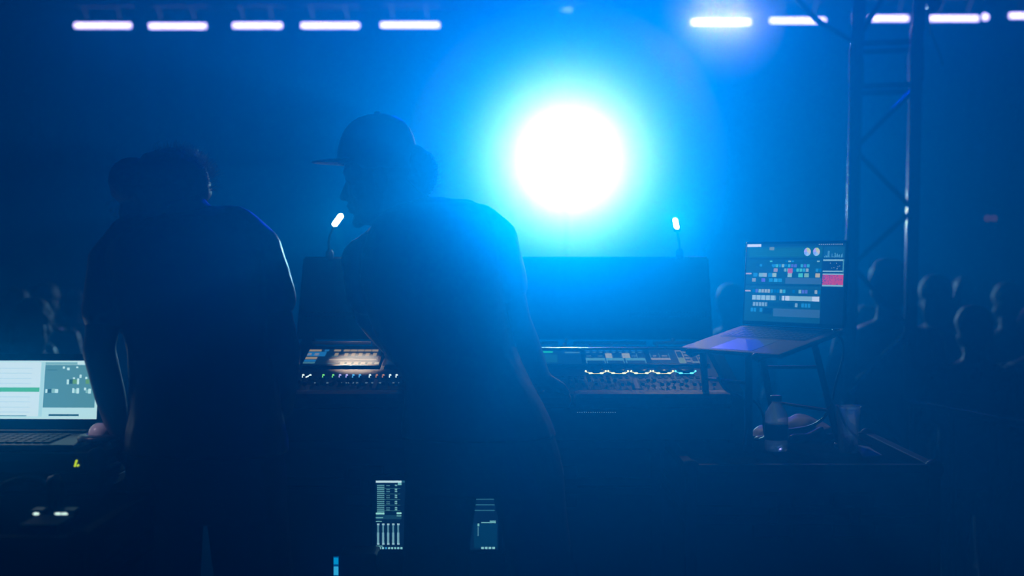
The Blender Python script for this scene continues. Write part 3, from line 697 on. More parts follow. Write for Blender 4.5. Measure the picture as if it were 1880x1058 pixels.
# pale bag behind the stand
m_ = MB()
for (px, py, r) in ((1410, 790, .05), (1440, 782, .055), (1470, 778, .06), (1500, 785, .05), (1515, 795, .035), (1395, 800, .035)): m_.sphere(at(px, py, 4.0) + V((0, 0, -.02)), (r, .05, r * .75))
o = remeshed(m_, 'plastic_bag', M['bag'], None, .006, 4); tag(o, 'pale blue crumpled bag lying behind the bottle and the stand', 'bag')
for v in o.data.vertices:
    v.co.z = max(v.co.z + .006 * noise.noise(v.co * 40), CT)

# water bottle
c = V(((1425 - 940) * 3.66 / F, 3.66, CT))
bt = thing('water_bottle', 'small half full plastic water bottle with a dark cap on the case', 'bottle', c)
MB().lathe([(.024, 0), (.029, .004), (.0305, .02), (.029, .03), (.0305, .04), (.0305, .082), (.028, .098), (.018, .115), (.0125, .122), (.0125, .130)], 28, None, c).build('shell', M['clear'], bt)
MB().lathe([(.023, .002), (.028, .006), (.0285, .02), (.0275, .03), (.0285, .04), (.0285, .072), (0, .0721)], 24, None, c).build('water', M['water'], bt)
MB().lathe([(.0308, .030), (.0310, .031), (.0310, .068), (.0308, .069)], 28, None, c, caps=False).build('label_band', M['label'], bt)
MB().lathe([(.0135, .128), (.0145, .130), (.0145, .141), (.012, .143)], 20, None, c).build('cap', M['rubber'], bt)
# clear cup with ice
c = V(((1557 - 940) * 3.62 / F, 3.62, CT))
cp = thing('plastic_cup', 'clear plastic cup with ice at the bottom, right of the stand', 'cup', c)
MB().lathe([(0, .002), (.021, .001), (.0235, .004), (.029, .10), (.0305, .101), (.0312, .116), (.0335, .118), (.0330, .121), (.0300, .117), (.0285, .10), (.0225, .006), (0, .004)], 28, None, c).build('wall', M['clear'], cp)
rnd = random.Random(5)
for k in range(14):
    q = rnd.random() * 6.28; r_ = rnd.random() * .012; z = .008 + .028 * rnd.random()
    Mx = Matrix.Translation(c + V((r_ * math.cos(q), r_ * math.sin(q), z))) @ Matrix.Rotation(rnd.random() * 3, 4, V((rnd.random(), rnd.random(), .5)).normalized())
    MB().box((-.006, -.006, -.006), (.006, .006, .006), .0015, Mx).build('ice_cube', M['ice'], cp)
m_ = MB(); m_.add([V((c.x + .02, c.y - .07, CT + .001)), V((c.x + .075, c.y - .05, CT + .001)), V((c.x + .06, c.y + .03, CT + .012)), V((c.x + .015, c.y + .02, CT + .02)), V((c.x + .04, c.y - .02, CT + .014))], [(0, 1, 4), (1, 2, 4), (2, 3, 4), (3, 0, 4)])
tag(m_.build('crumpled_wrapper', M['bag']), 'small crumpled wrapper lying at the foot of the clear cup', 'wrapper')

# ------------------------------------------------------------------ left desk: monitor, dome, small things
t = thing('monitor', 'bright white-green monitor at the left edge showing a list and a grey patch view', 'monitor', (-1.25, 3.62, .935))
o0 = at(178, 771, 3.5); o1 = at(178, 659, 3.5); ww = .62; u_ = V((-1, .03, 0)).normalized(); up2 = (o1 - o0) + V((0, .03, 0)); hh = up2.length; up2.normalize()
nn = u_.cross(up2); nn = nn if nn.y < 0 else -nn
def box_uv(a, b, c, d, z0, z1):
    return MB().add([o0 + u_ * x + up2 * y + nn * z for z in (z0, z1) for x, y in ((a, c), (b, c), (b, d), (a, d))], [(0, 1, 2, 3), (7, 6, 5, 4), (0, 4, 5, 1), (1, 5, 6, 2), (2, 6, 7, 3), (3, 7, 4, 0)])
box_uv(-.012, ww + .012, -.022, hh + .010, -.03, -.002).build('bezel', M['gloss'], t)
m_ = MB(); ppm = F / 3.5
def K(x0, x1, y0, y1, col, L=.0006):   # in photo pixels measured on the panel
    m_.quad(o0, u_, up2, (176 - x0) / ppm, (176 - x1) / ppm, (770 - y0) / ppm, (770 - y1) / ppm, col, nn * L)
K(-260, 175, 661, 769, (.62, .95, .88), 0)
K(-260, 66, 664, 764, (.80, 1, .95)); K(-260, 66, 711, 719, (.10, .58, .28), .0009); K(67, 73, 664, 764, (.5, .85, .8))
for y in (675, 684, 694, 703, 728, 737, 747, 756): K(-200, 50, y, y + 1, (.55, .85, .82), .0009)
K(-200, 45, 762.5, 764, (.1, .35, .35), .0009)
K(74, 170, 669, 748, (.11, .33, .34)); K(74, 134, 664, 668.5, (.25, .55, .52)); K(134, 172, 663, 667, (.75, 1, .95), .0009)
for x, y, w_, h_, cc in ((107, 672, 4, 4, 'w'), (115, 674, 5, 5, 'w'), (132, 672, 4, 3, 'w'), (116, 696, 4, 9, 'w'), (121, 696, 6, 8, 'k'), (127, 696, 8, 8, 'g'), (135, 694, 4, 11, 'w'), (139, 687, 4, 6, 'w'), (127, 692, 4, 3, 'w'), (151, 696, 7, 8, 'g'), (150, 691, 4, 4, 'w'), (77, 714, 4, 7, 'w'), (81, 714, 7, 7, 'k'), (89, 713, 6, 8, 't'), (95, 714, 6, 7, 'w'), (127, 712, 4, 9, 'w'), (131, 714, 4, 7, 't'), (135, 712, 5, 10, 'w'), (149, 711, 4, 5, 'w'), (152, 715, 5, 6, 't'), (157, 713, 5, 9, 'w'), (77, 678, 20, 1, 'k')):
    K(x, x + w_, y, y + h_, dict(w=(.65, 1, .92), k=(.03, .13, .14), g=(.16, .42, .14), t=(.3, .62, .55))[cc], .001)
K(86, 142, 760, 763.5, (.02, .12, .15), .001)
m_.build('display_face', screen_mat('monitor_face', 1.15), t, True)
MB().box((-1.3, 3.55, .935), (-1.08, 3.75, .945), .004).tube([V((-1.2, 3.62, .94)), V((-1.2, 3.60, 1.0))], .02, 12).build('stand', M['plastic'], t)
kb_ = thing('control_surface', 'flat dark keyboard tray in front of the bright monitor with a pale strip as reflection', 'keyboard', (-1.3, 3.38, .935))
MB().box((-1.72, 3.24, .936), (-1.00, 3.50, .951), .005).build('body', M['plastic'], kb_)
MB().box((-1.70, 3.475, .951), (-1.04, 3.50, .957), .002).build('reflection_edge', mat('reflection_strip', (.35, .36, .37), .35, .3, noise_amt=.1), kb_)  # pale strip stands in for the monitor's reflection
ky = MB()
for r_ in range(5):
    for k in range(30): ky.box((-1.69 + k * .021, 3.27 + r_ * .034, .951), (-1.69 + k * .021 + .017, 3.27 + r_ * .034 + .026, .955), .001)
ky.build('keys', M['key'], kb_)['kind'] = 'stuff'
c = V(((183 - 940) * 3.33 / F, 3.33, .952))
tb = thing('trackball', 'pale dome shaped trackball on a dark base beside the left elbow', 'trackball', c)
MB().lathe([(.050, 0), (.052, .006), (.046, .012), (.030, .014), (.028, .010)], 28, None, c).build('base', M['plastic'], tb)
MB().sphere(c + V((0, 0, .013)), .0265, seg=24, rings=14).build('ball', M['ball'], tb)
l_ = spot('added_dome_lamp', c + V((-.32, -.22, .45)), c, 6.0, (.85, .8, 1), 16, 1, .02); l_.name = 'added_dome_light'  # unseen lamp added to brighten the pale dome
# yellow mark on the case front
c = at(136, 858, 3.20)
m_ = MB(); k = 3.2 / F
for (x0, y0, x1, y1) in ((1, 1, 5, 13), (4, 1, 9, 5)): m_.tube([c + V((x0 * k, 0, y0 * k)), c + V((x1 * k, 0, y1 * k))], 1.8 * k, 8)
m_.box(c + V((-6 * k, .003, -6 * k)), c + V((15 * k, .010, 18 * k)))
mk = thing('indicator', 'tiny yellow glowing mark on the front of the left case', 'indicator', c)
MB().box(c + V((-6 * k, .003, -5 * k)), c + V((15 * k, .012, 18 * k)), .002).build('plate', M['plastic'], mk)
m2_ = MB()
for (x0, y0, x1, y1, r_) in ((1, 1, 5, 13, 1.9), (5, 2, 9, 4, 1.9)): m2_.tube([c + V((x0 * k, 0, y0 * k)), c + V((x1 * k, 0, y1 * k))], r_ * k, 8)
m2_.build('glyph', M['mark'], mk)
# low trunk in front with small shiny items
tk = flight_case('trunk', (-1.75, 2.62, 0), (-.80, 3.12, .862), 'low black trunk at the bottom left corner with small shiny items on it', lat=2, split=.76)
hp = thing('headphones', 'dark headphones lying on the low trunk at the left edge', 'headphones', V(((30 - 940) * 2.9 / F, 2.9, .864)))
c = V(((35 - 940) * 2.9 / F, 2.9, .862))
MB().tube(curve_pts([c + V((-.06, 0, .02)), c + V((-.03, .03, .052)), c + V((.03, .03, .056)), c + V((.075, 0, .03))]), .007, 10).build('headband', M['rubber'], hp)
for dx in (-.06, .075):
    MB().lathe([(.018, -.012), (.034, -.008), (.036, .008), (.02, .014)], 20, Matrix.Translation(c + V((dx, 0, .037))) @ Matrix.Rotation(R(80), 4, 'Y')).build('ear_cup', M['plastic'], hp)
for px, w_, lab in ((66, 13, 'white glowing box as screen reflection on the low trunk, nearer the left edge'), (112, 24, 'box with two glows as screen reflections on the low trunk, nearer the elbow')):
    c = V(((px - 940) * 2.8 / F, 2.8, .863)); k = 2.8 / F; t = thing('glint_box', lab, 'glint box', c)
    MB().box(c + V((-w_ * k, .002, 0)), c + V((w_ * k, .04, .016)), .003).build('shell', M['plastic'], t)
    for j_ in range(2 if w_ > 20 else 1):
        x = 0 if w_ < 20 else (-6 + 12 * j_) * k
        MB().sphere(c + V((x, .001, .0095)), (.0065, .003, .0024), seg=12, rings=6).build('glowing_glint', M['led_and_glint_w'], t)  # emission stands in for reflections of the screens
c = V(((88 - 940) * 2.72 / F, 2.72, .863))
nb_ = thing('notebook', 'small dark notebook with a curled cover on the low trunk', 'notebook', c)
MB().box(c + V((-.035, -.05, 0)), c + V((.035, .05, .010)), .001).build('pages', mat('paper', (.2, .22, .22), .8, noise_amt=.1), nb_)
MB().box(c + V((-.037, -.052, .010)), c + V((.037, .052, .013)), .001).build('cover', M['leather'], nb_)

# ------------------------------------------------------------------ people
def Mframe(o, fwd, up):
    f = V(fwd).normalized(); u2 = V(up); u2 = (u2 - f * u2.dot(f)).normalized(); r = f.cross(u2)
    return Matrix(((r.x, f.x, u2.x, o.x), (r.y, f.y, u2.y, o.y), (r.z, f.z, u2.z, o.z), (0, 0, 0, 1)))
def head(mb, Mx, s=1.0):
    R3 = Mx.to_3x3()
    E = lambda c, r: mb.sphere(Mx @ (V(c) * s), V(r) * s, R3, 18, 12)
    G_ = lambda a, b, ra, rb: mb.seg(Mx @ (V(a) * s), Mx @ (V(b) * s), ra * s, rb * s)
    E((0, .004, .03), (.074, .090, .088)); E((0, .032, -.03), (.060, .062, .080)); E((0, .046, -.082), (.044, .044, .032)); E((0, .084, -.100), (.017, .014, .015))
    G_((0, .088, .004), (0, .108, -.034), .007, .011); E((.010, .100, -.038), (.009, .011, .007)); E((-.010, .100, -.038), (.009, .011, .007))
    E((0, .080, .022), (.048, .018, .012)); E((0, .095, -.057), (.022, .010, .0065)); E((0, .092, -.071), (.019, .010, .0065))
    for sx in (-1, 1):
        E((sx * .030, .078, .004), (.013, .012, .010)); E((sx * .076, -.008, -.012), (.008, .019, .032)); E((sx * .045, .055, -.03), (.02, .02, .02)); E((sx * .078, -.008, -.038), (.007, .010, .010))
def hand(mb, wrist, d, nrm, s=1.0, curl=.5, side=1):
    """palm + five bent fingers; d = pointing direction, nrm = back of the hand"""
    Mx = Mframe(V(wrist), d, nrm); R3 = Mx.to_3x3(); P_ = lambda x, y, z: Mx @ (V((x * side, y, z)) * s)
    mb.sphere(P_(0, .045, 0), V((.038, .050, .014)) * s, R3)
    mb.seg(P_(0, -.02, 0), P_(0, .02, 0), .024 * s, .024 * s)
    for x, L, y0 in ((-.030, .062, .082), (-.010, .072, .09), (.010, .067, .088), (.029, .050, .08)):
        a = P_(x * .8, .05, 0); b = P_(x, y0, .001); q = curl
        c_ = P_(x, y0 + L * .45 * math.cos(q * .6), -L * .45 * math.sin(q * .6)); e_ = P_(x, y0 + L * .45 * math.cos(q * .6) + L * .5 * math.cos(q * 1.7), -L * .45 * math.sin(q * .6) - L * .5 * math.sin(q * 1.7))
        mb.seg(a, b, .010 * s, .0095 * s); mb.seg(b, c_, .0092 * s, .0085 * s); mb.seg(c_, e_, .0082 * s, .0068 * s)
    a = P_(-.022, .015, -.004); b = P_(-.050, .045, -.010); c_ = P_(-.056, .078, -.018)
    mb.seg(a, b, .014 * s, .011 * s); mb.seg(b, c_, .0105 * s, .0085 * s)

def row(py, x0, x1, d, ry, dy=0):
    a = at(x0, py, d); b = at(x1, py, d); return ((a.x + b.x) / 2, d + dy, a.z), (b.x - a.x) / 2, ry
def shoe(mb, p, ang):
    Mx = Matrix.Translation(p) @ Matrix.Rotation(ang, 4, 'Z')
    mb.seg(Mx @ V((0, -.06, .045)), Mx @ V((0, .08, .038)), .043, .040); mb.seg(Mx @ V((0, .08, .038)), Mx @ V((0, .15, .033)), .042, .032)
    mb.box((-.042, -.10, .0), (.042, .18, .02), .012, Mx)
def strands(cfun, n, m, name, parent, r=.0007):
    mb = MB()
    for _ in range(n):
        pts = cfun(); mb.tube(pts, r, 4, False, r * .4)
    o = mb.build(name, m, parent); o['kind'] = 'stuff'; return o

# ---- person 1: back to the camera, bent head, hair in a bun
d1 = 3.30
p1 = thing('person', 'person seen from behind, hair in a bun, head bent, dark T-shirt, arms down', 'person', (at(370, 500, d1).x, d1, 0))
hc = at(320, 352, 3.40)
HM = Mframe(hc, V((.25, .80, -.62)), V((.10, .6, .9)))
j = dict(shL=at(205, 480, d1), elL=at(182, 645, 3.26), wrL=at(226, 822, 3.36), shR=at(472, 455, d1), elR=at(522, 640, 3.28), wrR=at(522, 742, 3.44))
hipL = at(300, 880, 3.3); hipR = at(450, 880, 3.3)
kneeL = V((hipL.x - .02, 3.34, .47)); kneeR = V((hipR.x + .03, 3.34, .47)); ankL = V((kneeL.x - .01, 3.27, .08)); ankR = V((kneeR.x + .02, 3.27, .08))
def torso_rows(grow=0):
    g = grow
    rows = [(378, 350, 405, .04, .05), (386, 318, 438, .06, .04), (396, 282, 458, .085, .03), (408, 248, 472, .10, .02), (422, 225, 482, .115, .01), (440, 210, 490, .125, 0), (465, 200, 496, .13, 0), (500, 200, 500, .132, 0),
            (545, 212, 502, .13, 0), (590, 224, 502, .125, 0), (640, 238, 502, .118, .0), (700, 242, 508, .118, 0), (760, 240, 514, .12, 0), (820, 236, 520, .125, 0), (880, 232, 524, .125, 0)]
    return [row(a, b - g, c + g, d1, e + g * .0012, f) for a, b, c, e, f in rows]
body = MB(); body.stack([(c, rx_ * .93, ry_ * .9) for c, rx_, ry_ in torso_rows()])
head(body, HM, .98)
body.seg(HM @ V((0, -.02, -.05)), at(345, 405, 3.33), .055, .065)
for s_, sh, el, wr in ((1, j['shL'], j['elL'], j['wrL']), (-1, j['shR'], j['elR'], j['wrR'])):
    body.seg(sh, el, .048, .036); body.seg(el, el.lerp(wr, .45), .038, .036); body.seg(el.lerp(wr, .45), wr, .036, .024)
hand(body, j['wrL'], (j['wrL'] - j['elL']) * .6 + V((.03, .05, -.05)), V((-1, -.3, 0)), 1, .9, 1)
hand(body, j['wrR'], V((-.2, .6, -.7)), V((1, -.3, .2)), 1, .9, -1)
for h_, k_, a_ in ((hipL, kneeL, ankL), (hipR, kneeR, ankR)):
    body.seg(h_, k_, .082, .055); body.seg(k_, k_.lerp(a_, .4), .052, .054); body.seg(k_.lerp(a_, .4), a_, .052, .036); body.seg(a_, a_ + V((0, .10, -.03)), .04, .03)
remeshed(body, 'body', M['skin'], p1, .0055, 4)
sh_ = MB(); sh_.stack(torso_rows(3)[:13] + [row(800, 230, 527, d1, .132), row(832, 226, 530, d1, .135)])
sh_.seg(j['shL'], j['shL'].lerp(j['elL'], .58), .054, .052); sh_.seg(at(250, 445, d1), j['shL'], .07, .055)
sh_.seg(at(430, 420, d1), j['shR'], .055, .056); sh_.seg(j['shR'], j['shR'].lerp(j['elR'], .50) + V((.004, 0, 0)), .057, .056)
sh_.seg(at(350, 408, 3.35), at(420, 408, 3.33), .040, .042); sh_.seg(at(260, 440, 3.33), at(330, 415, 3.35), .05, .05)
o = remeshed(sh_, 'tshirt', M['cloth'], p1, .0065, 3)
for v in o.data.vertices: v.co += v.normal * (.0035 * noise.noise(V((v.co.x * 9, v.co.y * 9, v.co.z * 5))) + .0015 * noise.noise(v.co * 35))
pt_ = MB(); pt_.stack([row(818, 240, 517, d1, .122), row(860, 234, 524, d1, .13), row(905, 230, 528, d1, .13), row(950, 236, 522, d1, .12)])
for h_, k_, a_ in ((hipL, kneeL, ankL), (hipR, kneeR, ankR)):
    pt_.seg(h_ + V((0, 0, -.03)), k_, .096, .088); pt_.seg(k_, a_ + V((0, 0, .01)), .088, .07)
remeshed(pt_, 'trousers', M['denim'], p1, .008, 3)
for a_ in (ankL, ankR):
    s2 = MB(); shoe(s2, V((a_.x, a_.y, 0)), 0); remeshed(s2, 'shoe', M['plastic'], p1, .006, 2)
hr = MB()
hr.sphere(at(308, 334, 3.37), (.094, .112, .079)); hr.sphere(at(324, 346, 3.37), (.076, .10, .074)); hr.sphere(at(272, 330, 3.34), (.045, .06, .048))
hr.sphere(at(295, 352, 3.35), (.092, .09, .075)); hr.sphere(at(300, 385, 3.34), (.095, .06, .055)); hr.sphere(at(262, 392, 3.33), (.056, .05, .065))
hr.sphere(at(236, 330, 3.30), (.047, .046, .050)); hr.sphere(at(253, 318, 3.31), (.035, .04, .034)); hr.sphere(at(228, 343, 3.31), (.034, .035, .036))
hr.sphere(at(350, 345, 3.37), (.048, .07, .05))
o = remeshed(hr, 'hair', M['hair'], p1, .005, 3)
for v in o.data.vertices: v.co += v.normal * (.005 * noise.noise(v.co * 22) + .0025 * noise.noise(v.co * 70))
rnd = random.Random(11)
def wisp1():
    q = rnd.choice((rnd.uniform(-.2, 1.9), rnd.uniform(.2, 1.3)))
    p = at(312, 338, 3.38) + V((.094 * math.cos(q), rnd.uniform(-.05, .05), .078 * math.sin(q)))
    dr = V((math.cos(q) * .8 + rnd.uniform(-.4, .3), rnd.uniform(-.5, .3), math.sin(q) + rnd.uniform(0, .5))).normalized(); L = rnd.uniform(.008, .030)
    return [p, p + dr * L * .6, p + dr * L + V((rnd.uniform(-.006, .006), 0, rnd.uniform(-.004, .004)))]
strands(wisp1, 420, M['strand'], 'loose_strands', p1, .0006)
def wisp2():
    p = at(rnd.uniform(204, 232), rnd.uniform(300, 420), 3.31); L = rnd.uniform(.01, .03); dr = V((-.6 + rnd.uniform(-.2, .4), 0, rnd.uniform(-.9, .5)))
    return [p, p + dr * L * .5, p + dr * L + V((.003, 0, -.004))]
strands(wisp2, 90, M['strand'], 'loose_strands', p1, .0004)

# ---- person 2: cap, profile to the left
d2 = 3.42
p2 = thing('person', 'man in a cap and dark T-shirt seen from behind, face in profile to the left', 'person', (at(890, 900, d2).x, d2, 0))
HM2 = Mframe(at(706, 322, d2), V((-1, .16, -.17)), V((-.17, 0, 1)))
hs = 1.0
B = MB(); head(B, HM2, hs)
B.seg(HM2 @ V((0, -.025, -.05)), at(752, 400, d2), .058, .068)
T2 = [(362, 775, 812, .035, 0), (368, 748, 850, .06, 0), (376, 722, 876, .085, 0), (388, 706, 893, .10, 0), (405, 690, 906, .115, 0), (430, 678, 915, .125, 0), (465, 668, 922, .13, 0), (510, 664, 926, .13, 0), (560, 672, 930, .128, 0), (610, 690, 938, .124, 0),
      (650, 712, 950, .122, 0), (690, 744, 968, .122, -.01), (730, 746, 990, .124, -.02), (780, 745, 1010, .126, -.02), (830, 742, 1024, .13, -.02), (880, 744, 1032, .13, -.02)]
def rows2(g): return [row(a, b - g, c + g, d2, e + g * .0012, f) for a, b, c, e, f in T2]
B.stack([(c, a_ * .92, b_ * .9) for c, a_, b_ in rows2(0)])
sR, eR, wR = at(908, 440, 3.42), at(945, 590, 3.44), at(992, 690, 3.63)
sL, eL, wL = at(668, 478, 3.52), at(680, 580, 3.66), at(728, 648, 3.86)
sL.x += .0
for a_, b_, c_ in ((sR, eR, wR), (sL, eL, wL)):
    B.seg(a_, b_, .050, .040); B.seg(b_, b_.lerp(c_, .4), .040, .037); B.seg(b_.lerp(c_, .4), c_, .037, .025)
hand(B, wR, V((.25, .8, -.25)), V((.2, .1, 1)), 1, .6, -1)
hand(B, wL, V((.5, .75, -.05)), V((-.2, 0, 1)), .95, .6, 1)
hL2 = at(812, 870, 3.40); hR2 = at(972, 870, 3.40)
kL2 = V((hL2.x - .01, 3.42, .48)); kR2 = V((hR2.x + .02, 3.44, .48)); aL2 = V((kL2.x, 3.36, .08)); aR2 = V((kR2.x + .03, 3.36, .08))
for h_, k_, a_ in ((hL2, kL2, aL2), (hR2, kR2, aR2)):
    B.seg(h_, k_, .085, .058); B.seg(k_, k_.lerp(a_, .4), .055, .056); B.seg(k_.lerp(a_, .4), a_, .054, .038); B.seg(a_, a_ + V((0, .1, -.03)), .04, .03)
remeshed(B, 'body', M['skin'], p2, .0045, 2)
B = MB(); B.stack(rows2(3)[:13] + [row(770, 738, 1012, d2, .135, -.02), row(800, 736, 1022, d2, .138, -.02)])
B.seg(at(880, 415, d2), sR, .056, .056); B.seg(sR, sR.lerp(eR, .55), .058, .056); B.seg(sL, sL.lerp(eL, .6), .058, .055); B.seg(at(712, 445, 3.48), sL, .058, .054); B.seg(at(770, 392, d2), at(855, 400, d2), .040, .046)
o = remeshed(B, 'tshirt', M['cloth'], p2, .0065, 3)
for v in o.data.vertices: v.co += v.normal * (.003 * noise.noise(V((v.co.x * 9, v.co.y * 9, v.co.z * 5))) + .0012 * noise.noise(v.co * 35))
B = MB(); B.stack([row(785, 744, 1014, 3.40, .124), row(830, 742, 1028, 3.40, .13), row(870, 742, 1036, 3.40, .13), row(902, 744, 1036, 3.40, .12)])
for h_, k_, a_, gx in ((hL2, kL2, aL2, 0), (hR2, kR2, aR2, 1)):
    B.stack([((h_.x, h_.y, h_.z), .084, .09), ((h_.x - .004 + .004 * gx, h_.y, h_.z - .06), .086, .09), ((h_.x - (.012 if not gx else -.018), h_.y, h_.z - .16), .080, .085), (((h_.x + k_.x) / 2 - (.012 if not gx else -.03), h_.y + .01, .60), .080, .083), ((k_.x + .02 * gx, k_.y, k_.z), .078, .08), ((a_.x + .02 * gx, a_.y, .12), .072, .08), ((a_.x + .02 * gx, a_.y, .05), .07, .085)])
remeshed(B, 'trousers', M['denim'], p2, .007, 2)
for a_ in (aL2, aR2):
    s2 = MB(); shoe(s2, V((a_.x, a_.y, 0)), .3); remeshed(s2, 'shoe', M['plastic'], p2, .006, 2)
# cap: dome, brim, button
CM = Mframe(at(692, 287, d2), V((-1, .14, -.03)), V((-.03, 0, 1)))
C = MB(); n = 36; prof = [(1.0, -.03), (1.01, .0), (.99, .022), (.93, .045), (.83, .066), (.68, .082), (.48, .094), (.25, .100), (.0, .102)]
vs = []; fs = []
for r_, z in prof:
    for k in range(n):
        q = 2 * math.pi * k / n; vs.append(CM @ V((.080 * r_ * math.cos(q), .0955 * r_ * math.sin(q) - .004 * (z / .1), z if z >= 0 else z + (.012 if math.sin(q) > .3 else -.004))))
for i in range(len(prof) - 1):
    for k in range(n): fs.append((i * n + k, i * n + (k + 1) % n, (i + 1) * n + (k + 1) % n, (i + 1) * n + k))
C.add(vs, fs, True); cap = C.build('cap', M['cloth'], p2)
md = cap.modifiers.new('s', 'SOLIDIFY'); md.thickness = .003
C = MB(); vs = []; fs = []; nu, nv = 14, 6
for i in range(nu + 1):
    q = math.pi * (.12 + .76 * i / nu)
    for j_ in range(nv + 1):
        s_ = j_ / nv; x = .078 * math.cos(q) * (1 + .05 * s_); y = .092 * math.sin(q) * (1 - s_ * 0) + s_ * .068 * math.sin(q) ** .6
        vs.append(CM @ V((x, y, -.005 - .010 * (1 - math.sin(q)) - .006 * s_ * s_ + .0)))
for i in range(nu):
    for j_ in range(nv): a_ = i * (nv + 1) + j_; fs.append((a_, a_ + nv + 1, a_ + nv + 2, a_ + 1))
C.add(vs, fs, True); brim = C.build('cap_brim', M['cloth'], p2); md = brim.modifiers.new('s', 'SOLIDIFY'); md.thickness = .0035
MB().sphere(CM @ V((0, -.004, .104)), (.008, .008, .004)).build('cap_button', M['cloth'], p2)
H = MB()
for px, py, a_, b_ in ((760, 300, .03, .045), (772, 308, .030, .045), (778, 322, .032, .045), (774, 336, .032, .034), (765, 335, .03, .04), (745, 330, .045, .05), (786, 316, .024, .038), (782, 298, .022, .026)): H.sphere(at(px, py, d2), (a_, .045, b_))
o = remeshed(H, 'hair', M['hair'], p2, .0045, 2)
for v in o.data.vertices: v.co += v.normal * (.006 * noise.noise(v.co * 30) + .003 * noise.noise(v.co * 90))
rnd = random.Random(21)
def curl():
    p = at(rnd.uniform(768, 800), rnd.uniform(280, 350), d2 + rnd.uniform(-.03, .03)); pts = [p]; q = rnd.random() * 6
    for k in range(6): q += rnd.uniform(.5, 1.2); p = p + V((math.cos(q), 0, math.sin(q))) * .006 + V((.002, 0, -.001)); pts.append(p)
    return pts
strands(curl, 260, M['strand'], 'hair_curls', p2, .0004)
# chin stubble and lip line catch the lamp: a short beard
def stub():
    a = HM2 @ V((rnd.uniform(-.02, .02), .085 + rnd.uniform(-.01, .008), -.085 + rnd.uniform(-.02, .02))); dr = (HM2.to_3x3() @ V((0, .6, -.6))).normalized()
    return [a, a + dr * rnd.uniform(.003, .009)]
strands(stub, 80, M['strand'], 'beard', p2, .0004)

# ---- crowd beyond the console
def crowd_proto(kind, lab):
    r_ = random.Random(kind); t = thing('person', lab, 'person', (0, 0, 0)); z = 1.72 + .0
    b = MB(); Mx = Mframe(V((0, .02, 1.60)), V((0, 1, -.1)), V((0, .1, 1))); head(b, Mx, 1.0)
    b.seg((0, 0, 1.53), (0, -.01, 1.42), .055, .062)
    b.stack([((0, 0, z_), a, c_) for z_, a, c_ in ((1.46, .06, .06), (1.44, .12, .08), (1.41, .175, .10), (1.36, .20, .115), (1.25, .19, .12), (1.1, .165, .11), (.98, .16, .11), (.88, .175, .12))])
    up = kind == 2
    for s_ in (-1, 1):
        sh = V((s_ * .19, 0, 1.38)); el = V((s_ * .25, .04, 1.10)); wr = V((s_ * .20, .22, .98))
        if up and s_ < 0: el = V((s_ * .30, .16, 1.42)); wr = V((s_ * .22, .22, 1.66))
        b.seg(sh, el, .052, .042); b.seg(el, wr, .040, .027); hand(b, wr, wr - el + V((0, .02, 0)), V((s_, 0, .3)), 1, .6, -s_)
        hp_ = V((s_ * .09, 0, .9)); kn = V((s_ * .10, .03, .48)); an = V((s_ * .11, -.02, .08))
        b.seg(hp_, kn, .085, .058); b.seg(kn, an, .056, .04); b.seg(an, an + V((0, .11, -.035)), .042, .035)
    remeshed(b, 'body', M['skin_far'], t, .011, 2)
    s2 = MB(); s2.stack([((0, 0, z_), a, c_) for z_, a, c_ in ((1.45, .07, .07), (1.435, .13, .09), (1.405, .19, .115), (1.36, .212, .125), (1.25, .205, .132), (1.1, .18, .125), (.98, .18, .125), (.82, .19, .13))])
    for s_ in (-1, 1):
        sh = V((s_ * .19, 0, 1.37)); el = V((s_ * .25, .04, 1.10))
        if up and s_ < 0: el = V((s_ * .30, .16, 1.42))
        s2.seg(sh, sh.lerp(el, .7), .062, .055)
    remeshed(s2, 'top', M['cloth'], t, .012, 3)
    s3 = MB()
    for s_ in (-1, 1): s3.seg((s_ * .09, 0, .88), (s_ * .10, .03, .48), .1, .072); s3.seg((s_ * .10, .03, .48), (s_ * .11, -.02, .12), .07, .06)
    remeshed(s3, 'trousers', M['denim'], t, .014, 2)
    for s_ in (-1, 1):
        q_ = MB(); shoe(q_, V((s_ * .11, -.02, 0)), 0); remeshed(q_, 'shoe', M['plastic'], t, .009, 2)
    h = MB()
    if kind == 0: h.sphere((0, .0, 1.645), (.094, .112, .092)); h.sphere((0, -.025, 1.595), (.090, .085, .095))
    elif kind == 1: h.sphere((0, .0, 1.64), (.092, .108, .095)); h.sphere((0, -.04, 1.54), (.095, .07, .14)); h.sphere((0, -.05, 1.44), (.085, .05, .12))
    else: h.sphere((0, .0, 1.65), (.098, .115, .097)); h.sphere((0, -.04, 1.62), (.095, .08, .095))
    o = remeshed(h, 'hair', M['hair'], t, .009, 2)
    for v in o.data.vertices: v.co += v.normal * .006 * noise.noise(v.co * 30)
    return t
protos = [crowd_proto(0, ''), crowd_proto(1, ''), crowd_proto(2, '')]
used = [False] * 3
